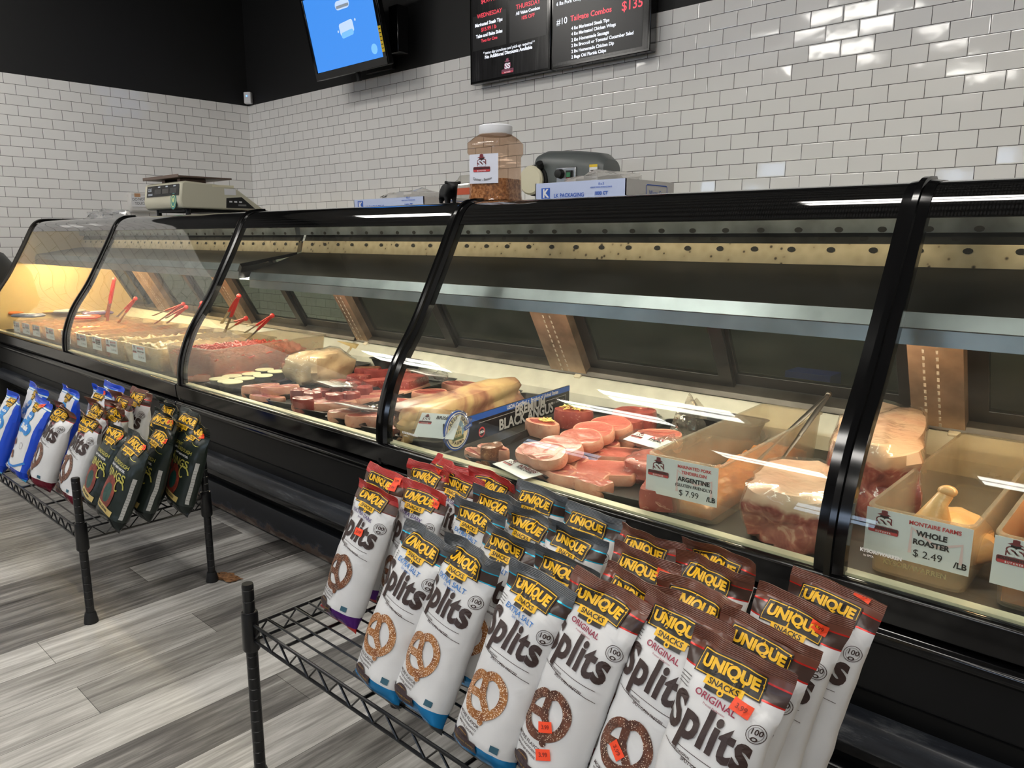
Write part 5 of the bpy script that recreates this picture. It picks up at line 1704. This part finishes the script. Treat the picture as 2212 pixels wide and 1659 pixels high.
def rack(label, x0, x1, y0, y1, zs, zt):
    t = thing('wire_rack', label, 'rack', ((x0 + x1) / 2, (y0 + y1) / 2, 0))
    o = V(t.location)
    rr = .0025
    mb = MB()
    for y in (y0, y1):
        for z in (zs, zs - .036):
            mb.tube([V((x0, y, z)) - o, V((x1, y, z)) - o], .0034, 8)
        n = int((x1 - x0) / .034)
        mb.tube([V((x0 + (x1 - x0) * k / n, y, zs if k % 2 else zs - .036)) - o for k in range(n + 1)], rr, 6)
    for x in (x0, x1):
        for z in (zs, zs - .036):
            mb.tube([V((x, y0, z)) - o, V((x, y1, z)) - o], .0034, 8)
        n = int((y1 - y0) / .034)
        mb.tube([V((x, y0 + (y1 - y0) * k / n, zs if k % 2 else zs - .036)) - o for k in range(n + 1)], rr, 6)
    y = y0 + .032
    while y < y1 - .01:
        mb.tube([V((x0, y, zs + .001)) - o, V((x1, y, zs + .001)) - o], rr, 6)
        y += .034
    x = x0 + .12
    while x < x1 - .05:
        mb.tube([V((x, y0, zs - .005)) - o, V((x, y1, zs - .005)) - o], .0035, 6)
        x += .26
    mb.build('shelf', RACKM, t)
    for x in (x0 - .012, x1 + .012):
        for y in (y0, y1):
            p = V((x, y, 0)) - o
            prof = [(.0125, .02)]
            z = .03
            while z < zt - .01:
                prof += [(.0125, z), (.0118, z + .0008), (.0118, z + .002), (.0125, z + .0028)]
                z += .0254
            prof += [(.0125, zt - .004), (.0115, zt)]
            mb = MB()
            mb.lathe(prof, p, 16)
            ps = mb.build('post', RACKM, t, angle=25)
            mb = MB()
            mb.lathe([(.021, 0), (.0205, .008), (.0165, .03), (.015, .036)], p, 16)
            mb.build('foot', BLACKM, ps)
            mb = MB()
            mb.lathe([(.0165, zs - .062), (.0185, zs - .058), (.0175, zs + .022), (.0165, zs + .026)], p, 16)
            mb.build('shelf_collar', RACKM, ps)
    return t


rack('far black wire rack of crowded snack bags in front of the far case', -3.72, -2.472, .722, 1.118, .305, .475)
rack('near black wire rack of white pretzel bags in the foreground', -1.400, -.02, .716, 1.105, .385, .475)
lf = thing('dry_leaf', 'small brown scrap on the floor beside the far rack leg', 'scrap', tuple(at_z(490, 1250, 0).xy) + (.001,), .4)
crumple((0, 0, .006), (.045, .022, .008), 4.4, .7).build('scrap', mat('dry_brown', (112, 78, 48), .8, var=.3, vscale=60), lf)

# ================================================================ snack bags
FOIL = {}


def foil(name, c, rough=.3, crimp=False, metal=0.0):
    if name in FOIL:
        return FOIL[name]
    m, nt, b, o = newmat(name)
    b.inputs['Base Color'].default_value = lin(c)
    b.inputs['Roughness'].default_value = rough
    b.inputs['Metallic'].default_value = metal
    co = coords(nt)
    if crimp:
        wv = nd(nt, 'ShaderNodeTexWave', {'wave_type': 'BANDS', 'bands_direction': 'Z'}, Vector=co, Scale=130.0, Distortion=0.0)
        bp = nd(nt, 'ShaderNodeBump', Strength=.4, Distance=.0015, Height=wv.outputs[0])
    else:
        n = nd(nt, 'ShaderNodeTexNoise', Vector=co, Scale=22.0, Detail=2.0, Distortion=1.0)
        bp = nd(nt, 'ShaderNodeBump', Strength=.35, Distance=.004, Height=n.outputs[0])
    nt.links.new(bp.outputs[0], b.inputs['Normal'])
    FOIL[name] = m
    return m


def pretzelmat(name, a, b_, salt):
    m, nt, b, o = newmat(name)
    n = nd(nt, 'ShaderNodeTexNoise', Vector=coords(nt), Scale=70.0, Detail=4.0)
    v = nd(nt, 'ShaderNodeTexVoronoi', Vector=coords(nt), Scale=420.0)
    n2 = nd(nt, 'ShaderNodeTexNoise', Vector=coords(nt), Scale=40.0)
    f0 = nd(nt, 'ShaderNodeMath', {'operation': 'MULTIPLY_ADD'}, i0=n2.outputs[0], i1=-.35, i2=v.outputs[0])
    f = nd(nt, 'ShaderNodeMapRange', i0=f0.outputs[0], i1=salt, i2=salt + .05, i3=1.0, i4=0.0)
    mx = nd(nt, 'ShaderNodeMix', {'data_type': 'RGBA'}, i0=f.outputs[0], i6=ramp(nt, n.outputs[0], [(.35, a), (.65, b_)]), i7=lin((244, 226, 200)))
    nt.links.new(mx.outputs[2], b.inputs['Base Color'])
    b.inputs['Roughness'].default_value = .45
    return m


PSALT = pretzelmat('pretzel_picture_salted', (128, 74, 34), (176, 116, 60), .13)
PORIG = pretzelmat('pretzel_picture_brown', (74, 42, 30), (118, 70, 48), .04)
PDARK = pretzelmat('pretzel_picture_dark', (60, 34, 26), (128, 76, 44), .045)
YEL = mat('logo_yellow', (244, 190, 36), .4)
LBLK = mat('logo_black', (40, 33, 26), .4)
CHOC = mat('chocolate_ink', (58, 42, 38), .45)
GREYINK = mat('grey_ink', (110, 108, 108), .5)
BLUEINK = mat('blue_ink', (52, 120, 190), .5)
PURPINK = mat('purple_ink', (84, 66, 120), .5)
BURINK = mat('burgundy_ink', (150, 36, 66), .5)
PLATE = mat('family_plate', (62, 48, 50), .4)
GOLDI = mat('gold_print', (206, 160, 70), .35, .4)
GMO = mat('teal_seal_print', (50, 92, 110), .5)
STK = [ORANGE, mat('sticker_print', (150, 40, 20), .5)]

KIND = {
    'salt': dict(head=(84, 88, 92), stripe=(40, 180, 214), band=(64, 48, 42), bot=(24, 132, 196), seal=(40, 44, 48), ink=BLUEINK, words=('EXTRA SALT', 'Salt Lovers'), pretz=PSALT),
    'orig': dict(head=(108, 66, 52), stripe=(206, 48, 40), band=(66, 48, 42), bot=(112, 26, 44), seal=(90, 20, 34), ink=BURINK, words=('ORIGINAL', 'Pretzel Perfection'), pretz=PORIG),
    'dark': dict(head=(172, 44, 40), stripe=(120, 60, 50), band=(90, 72, 64), bot=(92, 38, 130), seal=(178, 44, 34), ink=PURPINK, words=('EXTRA DARK', 'Bold Flavor'), pretz=PDARK),
    'ring': dict(head=(34, 42, 38), stripe=(34, 42, 38), band=(34, 42, 38), bot=(30, 36, 34), seal=(30, 30, 30), ink=GOLDI, words=None, pretz=PORIG),
    'stick': dict(head=(28, 74, 200), stripe=(60, 160, 220), band=(226, 228, 230), bot=(26, 70, 196), seal=(60, 160, 210), ink=BLUEINK, words=None, pretz=PORIG),
}


def sstep(a, b_, x):
    t = min(max((x - a) / (b_ - a), 0), 1)
    return t * t * (3 - 2 * t)


def bag(kind, label, logo_px, lean, roll=4, yaw=0, L=.35, W=.150, T=.074, seed=1, bend=0.0, vh=.90, wave=.006, skew=0.0, stickers=(), zb=.391, ymax=1.085, group=None, nu=20, full=True, vl=.89, crush=1.0):
    K = KIND[kind]
    if kind == 'stick':
        vl = .88
    L *= .92
    if zb > .35:
        L, W, T = L * .915, W * .915, T * .915
    ca, sa = math.cos(math.radians(lean)), math.sin(math.radians(lean))
    cr_, sr = math.cos(math.radians(roll)), math.sin(math.radians(roll))
    while True:
        ev = V((sr * ca, sa, cr_ * ca))
        en = V((0, -ca, sa))
        c_ = ev * vl * L + en * .014
        P = at_z(logo_px[0], logo_px[1], zb + c_.z)
        base = P - c_
        if base.y <= ymax or L > .42:
            break
        L += .005
    R_ = Matrix.Rotation(math.radians(yaw), 4, 'Z') @ Matrix.Rotation(math.radians(roll), 4, 'Y') @ Matrix.Rotation(-math.radians(lean), 4, 'X')
    nm = {'ring': 'pretzel_ring_bag', 'stick': 'pretzel_shell_bag'}.get(kind, 'pretzel_bag')
    t = thing(nm, label, 'snack bag', tuple(base), 0, group)
    t.rotation_euler = R_.to_euler()
    t.matrix_basis = Matrix.Translation(base) @ R_
    rg = random.Random(seed)
    ph = rg.random() * 6.3

    def S(u, v, side=1, off=0.0):
        f = min(v / .10, 1) ** .55 * ((1 - min(max((v - .45) / .50, 0), 1) ** 2.4) if v > .45 else 1.0)
        w2 = W / 2 * (1 - .10 * f)
        x = u * w2
        body = max(0.0, 1 - abs(u) ** 2.8) ** .7
        y = -side * (T / 2 * f * body + .0006)
        # crumples: stronger near the ends
        env = (.35 + sstep(.66, .90, v) + sstep(.16, .03, v)) * crush
        nz = noise.noise(V((x * 16 + seed * 3.3, v * L * 13, seed))) + .45 * abs(noise.noise(V((x * 34 + v * L * 26, v * L * 26 - x * 20, seed * 1.7))))
        y += -.0105 * env * nz * (1 if side > 0 else .8)
        x += .002 * noise.noise(V((v * 9, seed, u)))
        e2 = sstep(.87, .97, v)
        y += wave * math.sin(u * 3.2 + ph) * e2 + wave * .5 * math.sin(u * 7.1 + ph * 2) * e2
        z = v * L + skew * u * e2 * .02
        if bend and v > vh:
            s_ = (v - vh) * L
            ln = (1 - vh) * L
            an = bend * s_ / ln
            z = vh * L + math.sin(an) / max(abs(an), 1e-6) * s_ * (1 if an > 0 else math.copysign(1, math.sin(abs(an)))) if an >= 0 else vh * L + math.sin(-an) / max(-an, 1e-6) * s_
            y += -(1 - math.cos(an)) / max(abs(an), 1e-6) * s_ * math.copysign(1, an)
        return V((x, y - off, z))

    hv, bv = (.925, .852) if kind not in ('stick', 'ring') else (.93, .90)
    vs_ = sorted(set([0, .012, .03, .05, .075, .105, .14, .18] + [.21 + .024 * k for k in range(27)] + [bv, bv + .007, bv + .03, hv - .007, hv, .87, .90, .915, .94]))
    vs_ = [v for v in vs_ if v < .952]
    vs_.append(.954)
    us = [-1 + 2 * k / nu for k in range(nu + 1)]
    us = [math.copysign(abs(u) ** .8, u) for u in us]

    def ring(v):
        return [S(u, v, 1) for u in us] + [S(u, v, -1) for u in us[-2:0:-1]]

    rings = [ring(v) for v in vs_]
    mb = MB()
    mb.loft(rings, caps=True)
    n = len(rings[0])
    mi = []
    for i in range(len(vs_) - 1):
        vm = (vs_[i] + vs_[i + 1]) / 2
        for j in range(n):
            if vm < .03:
                k = 4
            elif vm < .105:
                k = 3
            elif vm < bv:
                k = 0
            elif vm < bv + .007 or hv - .007 < vm < hv:
                k = 2
            elif vm < hv:
                k = 5
            else:
                k = 1
            if kind == 'ring' and k == 0:
                k = 5
            if kind == 'stick' and k == 0 and (nu - 2 <= j < n - (nu - 4) // 3):
                k = 1
            mi.append(k)
    mb.m = mi + [4, 1]
    mats = [foil('bag_white', (222, 222, 222), .34), foil(kind + '_head', K['head'], .3), foil(kind + '_stripe', K['stripe'], .22, metal=.4), foil(kind + '_base', K['bot'], .25, metal=.45), foil(kind + '_base_seal', K['seal'], .35), foil(kind + '_band', K['band'], .3)]
    mb.build('pouch', mats, t, angle=70)
    tops = [.954, .96, .967, .975, .985, 1.0]
    mb = MB()
    mb.loft([ring(v) for v in tops])
    mb.build('top_seal', foil(kind + '_seal_top', K['head'], .32, crimp=True), t, angle=70)

    def F(x, y, k=0.0):
        v = min(max(y / L, .0), .995)
        f = min(v / .10, 1) ** .55 * ((1 - min(max((v - .45) / .50, 0), 1) ** 2.4) if v > .45 else 1.0)
        u = x / (W / 2 * (1 - .10 * f))
        return S(min(max(u, -.985), .985), v, 1, .0020 + k)
    ml = .007 if full else .012
    LL = L * 1.11
    if full or kind in ('salt', 'orig', 'dark', 'ring', 'stick'):
        mb = MB()
        q = W / .168
        by = L * vl
        sc2 = q if kind != 'stick' else q * .55
        bx_ = 0.0 if kind in ('ring', 'stick') else -.005 * q

        def grid_poly(poly, step=.008):
            return poly
        def plate(w_, h_, dx, dy, m_, k, r_=.006, arc=0.0):
            nx = max(2, int(w_ / .004))
            v, f = rect2d(w_, h_, nx, 7)
            put(mb, (v, f), lift(F, k), m_, dx, dy, 0, arc)
        ar = 1.2
        plate(.108 * sc2, .038 * sc2, bx_, by + .003, 1 if kind != 'ring' else 1, 0, arc=ar)
        plate(.103 * sc2, .034 * sc2, bx_, by + .003, 0, .0004, arc=ar)
        plate(.101 * sc2, .031 * sc2, bx_, by + .003, 1, .0006, arc=ar)
        put(mb, fit2('UNIQUE', .092 * sc2, .05, ml * .7), lift(F, .0018), 0, bx_, by + .004, 0, ar)
        plate(.060 * sc2, .014 * sc2, bx_, by - .019 * sc2, 0, .0007)
        put(mb, fit2('SNACKS', .047 * sc2, .02, ml), lift(F, .0012), 1, bx_, by - .019 * sc2)
        plate(.05 * sc2, .008 * sc2, bx_, by - .029 * sc2, 1, .0006)
        put(mb, disc2d(.0025 * sc2, .0052 * sc2, 12), lift(F, .001), 0, bx_, by - .029 * sc2)
        ms = [YEL, LBLK]
        mb.build('brand_badge', ms, t, smooth=False)
        mb = MB()
        # ---- everything printed on the face
        if K['words']:
            w1, w2_ = K['words']
            put(mb, fit2(w1, (.082 if len(w1) > 8 else .066) * q, .015, ml), F, 0, -.006, LL * .702, -.09, .6)
            put(mb, fit2(w2_, .035 * q, .0, ml), F, 0, -.004, LL * .678, -.09)
            put(mb, fit2('Splits', .138 * q, .034, ml, xs=.86, space=1.06), F, 1, -.004, LL * .60, -.07)
            for a, b2 in (((-.03, .517), (.045, .500)), ((-.052, .505), (.05, .455))):
                put(mb, stroke2d([(a[0] + (b2[0] - a[0]) * k / 8, LL * (a[1] + (b2[1] - a[1]) * k / 8)) for k in range(9)], .0008), F, 2)
            put(mb, fit2('THE ORIGINAL', .034 * q, .02, ml), F, 2, -.022, LL * .497, -.09)
            put(mb, fit2('SPLIT-OPEN PRETZEL', .062 * q, .02, ml), F, 2, .006, LL * .475, -.09)
            sx_, sy_ = .060 * q, LL * .668
            put(mb, disc2d(.0128 * q, .0138 * q, 24), F, 2, sx_, sy_)
            put(mb, disc2d(.0098 * q, .0104 * q, 24), F, 2, sx_, sy_)
            put(mb, fit2('100', .016 * q, .02, ml), lift(F, .0003), 2, sx_, sy_ + .002)
            put(mb, disc2d(.0022 * q, .0042 * q, 12, 1.2, .8), F, 2, sx_, sy_ - .0065)
            for k in range(4):
                put(mb, rect2d(.02, .0012), F, 5, -.068 * q, LL * (.735 - .012 * k))
            # pretzel
            R0 = .040 * q
            cx_, cy_ = -.012 * q, LL * .315
            pts = []
            for k in range(40):
                a = 2 * PI * k / 40
                r_ = R0 * (1 + .10 * math.cos(2 * (a - .5)) - .16 * math.exp(-((a - 1.75) ** 2) / .08))
                pts.append((cx_ + r_ * math.cos(a), cy_ + r_ * math.sin(a) * 1.08))
            put(mb, stroke2d(pts, .0165 * q, True), F, 3)
            ctr = (cx_ - .004, cy_ - .002)
            for a in (1.75, -.95, 3.35):
                e_ = (cx_ + R0 * .95 * math.cos(a), cy_ + R0 * .98 * math.sin(a))
                put(mb, stroke2d([(ctr[0] + (e_[0] - ctr[0]) * k / 5, ctr[1] + (e_[1] - ctr[1]) * k / 5) for k in range(6)], .0155 * q), lift(F, .0003), 3)
            put(mb, disc2d(0, .011 * q, 14), lift(F, .0002), 3, ctr[0], ctr[1])
            put(mb, disc2d(0, .007 * q, 10), lift(F, .0002), 3, cx_ + .01, cy_ - R0 * 1.18)
            for k, (w_, wl) in enumerate((('MORE FLAVOR', .058), ('FEWER INGREDIENTS', .054), ('SMARTER BAKING', .05))):
                put(mb, fit2(w_, wl * q, .015, ml), F, 2, -.028 * q, LL * (.178 - .019 * k), -.10)
            # family plate
            ply = LL * .088
            put(mb, disc2d(0, .020 * q, 20, 1.0, .9), lift(F, .0002), 4, -.03 * q, ply)
            v_, f_ = rect2d(.075 * q, .020 * q, 8, 3)
            put(mb, (v_, f_), lift(F, .0004), 4, -.03 * q, ply - .004)
            put(mb, fit2('The Spannuth Family', .064 * q, .0, ml, shear=.3), lift(F, .0009), 6, -.03 * q, ply - .004)
            put(mb, fit2('6TH GENERATION', .026 * q, .0, ml), lift(F, .0009), 6, -.03 * q, ply + .0095, 0, 8)
            put(mb, rect2d(.013, .010, 2, 2), F, 7, .045 * q, LL * .125)
            ms = [K['ink'], CHOC, CHOC, K['pretz'], PLATE, GREYINK, GOLDI, GMO]
        elif kind == 'ring':
            put(mb, stroke2d([(-.06 + .12 * k / 12, LL * .705 + .004 * math.sin(k)) for k in range(13)], .0012), F, 0)
            put(mb, fit2('SOURDOUGH', .10 * q, .015, ml), F, 0, .0, LL * .61)
            put(mb, fit2('CRAFT BEER PRETZEL', .085 * q, .02, ml), F, 2, .0, LL * .565)
            put(mb, fit2('RINGS', .10 * q, .02, ml), F, 0, .0, LL * .49)
            put(mb, stroke2d([(.035 + .022 * math.cos(a * .35) * (1 - a * .045), LL * .40 + .03 * math.sin(a * .35) * (1 - a * .045)) for a in range(16)], .004), lift(F, .0008), 0)
            put(mb, disc2d(.024 * q, .043 * q, 24, .9, 1.25), F, 3, -.008, LL * .30)
            put(mb, disc2d(0, .024 * q, 20, .9, 1.25), F, 1, -.008, LL * .30)
            put(mb, rect2d(.10 * q, .018, 8, 2), lift(F, .0004), 4, -.004, LL * .155, -.12)
            put(mb, fit2('BEER GRAIN', .06, .02, ml), lift(F, .0009), 5, -.004, LL * .155, -.12)
            # white nutrition strip down the edge
            put(mb, rect2d(.012, LL * .42, 2, 12), F, 6, .074 * q, LL * .33)
            for k in range(13):
                put(mb, rect2d(.010, .0008), lift(F, .0004), 5, .074 * q, LL * (.16 + .027 * k))
            ms = [mat('gold_green_foil', (206, 196, 96), .3, .4), mat('deep_green_print', (30, 70, 62), .4), WHITEINK, mat('ring_picture', (118, 48, 36), .45, var=.25, vscale=90), mat('ribbon_gold', (200, 176, 110), .4), INK, mat('nutrition_grey', (176, 176, 172), .5)]
        else:
            for dx, dy, r_ in ((-.02, .0, .026), (.008, .004, .026), (.033, -.004, .022), (-.005, .045, .018), (.012, .043, .018)):
                put(mb, disc2d(0, r_, 16), F, 0, dx, LL * .56 + dy)
            for dx, dy, r_ in ((-.02, .0, .022), (.008, .004, .022), (.033, -.004, .018), (-.005, .045, .015), (.012, .043, .015)):
                put(mb, disc2d(0, r_, 16), lift(F, .0003), 1, dx, LL * .56 + dy)
            put(mb, fit2('Pretzel', .042, .03, ml), lift(F, .0008), 2, .0, LL * .56 + .043)
            put(mb, fit2('Shells', .066, .05, ml), lift(F, .0008), 2, .005, LL * .56)
            for a, b2 in (((-.02, .27), (-.005, .20)), ((-.035, .40), (-.02, .34))):
                put(mb, stroke2d([(a[0] + (b2[0] - a[0]) * k / 6, LL * (a[1] + (b2[1] - a[1]) * k / 6)) for k in range(7)], .014), lift(F, .0008), 3)
            put(mb, disc2d(.011, .0125, 20), F, 4, .03, LL * .36)
            put(mb, stroke2d([(-.07 + .14 * k / 10, LL * (.20 - .09 * math.sin(k / 10 * PI))) for k in range(11)], .008), F, 1)
            put(mb, fit2('Original', .05, .03, ml), lift(F, .0008), 2, -.03, LL * .085)
            ms = [mat('sky_blue_print', (40, 150, 214), .4), mat('cloud_blue_print', (56, 130, 206), .4), WHITEINK, mat('shell_picture', (124, 74, 46), .45, var=.2, vscale=80), GREYINK]
        mb.build('front_print', ms, t, smooth=False)
    for sx_, sy_, ro in stickers:
        mb = MB()
        put(mb, rect2d(.024, .015, 3, 2), lift(F, .0016), 0, sx_ * W / 2, sy_ * LL, ro)
        put(mb, fit2('3.99', .014, .02, .02), lift(F, .0020), 1, sx_ * W / 2, sy_ * LL, ro)
        mb.build('price_sticker', STK, t, smooth=False)
    return t


_f2 = {}


def fit2(body, width, bold=0.0, ml=.008, shear=0.0, xs=1.0, space=1.0):
    key = (body, bold, shear, xs, space, round(width, 4), ml)
    if key not in _f2:
        v, f = text2d(body, width / max(1, len(body)) * 1.55, bold, shear=shear, maxlen=ml, xs=xs, space=space)
        x = [p[0] for p in v]
        s_ = width / (max(x) - min(x))
        _f2[key] = ([(p[0] * s_, p[1] * s_ / xs * .95) for p in v], f)
    return _f2[key]


GD, GS, GO = 'red-topped pretzel bags on the near rack', 'grey-topped pretzel bags on the near rack', 'brown-topped pretzel bags on the near rack'
B = bag
# red tops
B('dark', 'red-topped white pretzel bag standing alone at the rack end, top folded over', (805, 1082), 20, 7, seed=1, bend=.9, vh=.91, stickers=[(.12, .60, .1)], group=GD, L=.355)
B('dark', 'red-topped bag just behind the leftmost one, two orange stickers on top', (822, 1044), 14, 6, seed=2, bend=-.25, stickers=[(.62, .86, .2), (.58, .815, .1)], group=GD)
B('dark', 'red-topped bag with a full flat top behind the leftmost grey-topped bag', (905, 1082), 14, 5, seed=3, stickers=[(.55, .82, -.1)], group=GD, wave=.004)
B('dark', 'red-topped bag in the back row, its crimped top standing tallest against the case', (915, 1036), 10, 4, seed=4, stickers=[(.35, .90, -.4)], group=GD)
B('dark', 'rearmost red-topped bag, only its curled top edge showing', (958, 1028), 8, 5, seed=5, bend=-.5, group=GD, wave=.012)
B('dark', 'red-topped bag wedged behind the flat red one, half a badge showing', (985, 1052), 10, 5, seed=6, group=GD)
B('dark', 'red-topped bag nearest the black case front, right end of the red bags', (1058, 1056), 10, 6, seed=7, bend=.4, group=GD, wave=.010)
# grey tops
B('salt', 'grey-topped bag, front row, leftmost of the blue-bottomed bags', (908, 1187), 20, 8, seed=11, bend=-.2, group=GS, L=.36, wave=.008)
B('salt', 'grey-topped bag, front row, second blue-bottomed bag with a flipped top corner', (1003, 1220), 20, 8, seed=12, group=GS, L=.36, wave=.010)
B('salt', 'grey-topped bag, front row, third blue-bottomed bag beside the brown tops', (1150, 1285), 20, 8, seed=13, bend=-.2, group=GS, L=.365, wave=.005)
B('salt', 'grey-topped bag in the second row with a long sloping crimped top', (1026, 1124), 15, 6, seed=14, bend=.5, vh=.90, group=GS)
B('salt', 'dark grey top behind the sloping one, badge nearly covered', (1062, 1096), 12, 5, seed=15, bend=.3, group=GS, wave=.008)
B('salt', 'grey-topped bag in the back row with a tall upright top against the case', (1158, 1088), 10, 4, seed=16, group=GS, wave=.004)
B('salt', 'grey-topped bag in the back row with a folded badge, nearest the brown tops', (1268, 1137), 13, 4, seed=17, group=GS, wave=.004)
B('salt', 'grey-topped bag in the middle of the pile with a rounded crumpled top', (1138, 1142), 15, 6, seed=18, bend=.3, group=GS, wave=.012)
B('salt', 'grey-topped bag slumped just behind the second front bag', (1090, 1186), 17, 5, seed=19, bend=.7, group=GS, wave=.009)
B('salt', 'grey-topped bag with its badge creased, behind the third front bag', (1232, 1180), 15, 5, seed=20, bend=.4, group=GS, wave=.008)
B('salt', 'nearly black folded top directly behind the third front bag', (1215, 1240), 18, 6, seed=21, bend=.8, group=GS, wave=.006)
# brown tops
B('orig', 'brown-topped bag, front row, with two orange stickers near its pretzel', (1295, 1310), 20, 9, seed=31, bend=-.1, stickers=[(-.05, .27, .5), (.12, .17, .5)], group=GO, L=.38, wave=.004)
B('orig', 'brown-topped bag, front row, middle one with a sticker on its pretzel', (1465, 1360), 20, 8, seed=32, stickers=[(-.25, .285, -.6)], group=GO, L=.38, wave=.005)
B('orig', 'brown-topped bag nearest the viewer, sticker above its large brown lettering', (1580, 1460), 20, 7, seed=33, stickers=[(.35, .725, -.15)], group=GO, L=.38, wave=.006)
B('orig', 'brown-topped bag right behind the nearest one', (1640, 1408), 20, 8, seed=34, group=GO, L=.375, wave=.006)
B('orig', 'brown-topped bag third from the right end with a sticker by its badge', (1715, 1346), 18, 7, seed=35, stickers=[(.45, .825, -.1)], group=GO, L=.37, wave=.008)
B('orig', 'brown-topped bag at the right end of the rack, crimped top curling back', (1790, 1312), 15, 8, seed=36, bend=-.3, stickers=[(.5, .90, -.2)], group=GO, L=.375, wave=.006)
B('orig', 'brown-topped bag in the back row beside the grey tops', (1392, 1192), 10, 3, seed=37, bend=.3, group=GO, wave=.010)
B('orig', 'brown-topped bag in the second row with an orange sticker beside its badge', (1380, 1234), 14, 3, seed=38, bend=.2, stickers=[(.62, .83, -.15)], group=GO, wave=.006)
B('orig', 'brown-topped bag in the back row with a rolled round top', (1545, 1224), 12, 4, seed=39, bend=.6, group=GO, wave=.012)
B('orig', 'brown-topped bag in front of the rolled one, badge fully showing', (1528, 1256), 15, 4, seed=40, bend=.3, group=GO, wave=.012)
B('orig', 'brown-topped bag squeezed behind the middle front bag, only its top showing', (1500, 1312), 17, 5, seed=41, bend=-.3, group=GO, wave=.012)
B('orig', 'brown-topped bag peeking out behind the twice-stickered front bag', (1360, 1288), 16, 5, seed=42, group=GO, wave=.012)

# far rack
GT, GP_, GR_ = 'blue and white bags on the far rack', 'brown-topped bags on the far rack', 'dark green bags on the far rack'
lk = dict(zb=.311, ymax=1.11, nu=14, full=False)
LW_ = dict(W=.175)
B('stick', 'blue and white bag at the left edge of the picture, front row', (22, 868), 20, 5, seed=51, bend=.3, group=GT, L=.33, W=.185, stickers=[(.3, .86, .3)], **lk)
B('stick', 'blue and white bag in the front row beside the brown-topped bags', (80, 880), 20, 6, seed=52, group=GT, L=.33, W=.185, stickers=[(.25, .83, .5)], **lk)
B('stick', 'blue bag behind the two front ones with a pale torn top', (72, 852), 14, 5, seed=53, group=GT, W=.185, bend=.4, **lk)
B('stick', 'blue bag standing behind the tall front brown-topped bag', (146, 858), 14, 5, seed=54, group=GT, W=.185, bend=.6, **lk)
B('stick', 'blue bag in the back row next to the brown tops', (212, 858), 13, 4, seed=55, group=GT, W=.185, bend=.3, stickers=[(.3, .86, .2)], **lk)
B('stick', 'rearmost blue bag under the black case edge', (238, 850), 10, 4, seed=56, group=GT, W=.185, **lk)
B('orig', 'brown-topped white bag, front row, with its pretzel picture folded double', (128, 893), 20, 7, seed=61, bend=.9, group=GP_, W=.17, L=.33, crush=1.8, **lk)
B('orig', 'brown-topped white bag, front row, top folded far over beside the green bags', (192, 915), 20, 7, seed=62, bend=1.2, vh=.88, group=GP_, W=.17, L=.33, crush=1.6, **lk)
B('orig', 'brown-topped bag behind the folded front pair', (205, 888), 16, 5, seed=63, bend=.6, group=GP_, W=.17, crush=1.8, **lk)
B('orig', 'shiny crumpled brown top in the middle of the far rack', (248, 893), 16, 5, seed=64, bend=.8, group=GP_, W=.17, crush=2.0, wave=.014, **lk)
B('orig', 'brown-topped bag in the back row beside the blue bags', (262, 872), 14, 4, seed=65, bend=.3, group=GP_, W=.17, crush=2.0, wave=.012, **lk)
B('orig', 'brown-topped bag farthest back beneath the case edge', (298, 862), 12, 4, seed=66, group=GP_, W=.17, wave=.01, **lk)
B('ring', 'dark green bag nearest the viewer beside the rack post', (288, 962), 20, 10, seed=71, group=GR_, L=.315, W=.175, stickers=[(.55, .84, .3)], **lk)
B('ring', 'dark green bag behind the rack post, next to the white bags', (246, 940), 20, 8, seed=72, bend=.4, group=GR_, L=.31, W=.17, stickers=[(.5, .82, .4)], **lk)
B('ring', 'dark green bag leaning behind the nearest green one', (342, 947), 18, 8, seed=73, bend=.3, group=GR_, W=.165, L=.315, stickers=[(.55, .82, .2)], **lk)
B('ring', 'shiny folded dark green top in the middle of the green bags', (352, 910), 15, 6, seed=74, bend=.9, group=GR_, W=.165, crush=1.8, stickers=[(.4, .82, .2)], **lk)
B('ring', 'dark green bag standing by the rear rack post with a bright sticker', (418, 932), 16, 7, seed=75, bend=.4, group=GR_, W=.165, L=.325, stickers=[(.6, .80, .3)], **lk)
B('ring', 'dark green bag hidden behind the one by the rear post', (403, 910), 12, 5, seed=76, group=GR_, W=.165, **lk)
B('ring', 'dark green crumpled top at the back under the case edge', (356, 886), 12, 5, seed=77, bend=.6, group=GR_, W=.165, crush=1.8, **lk)
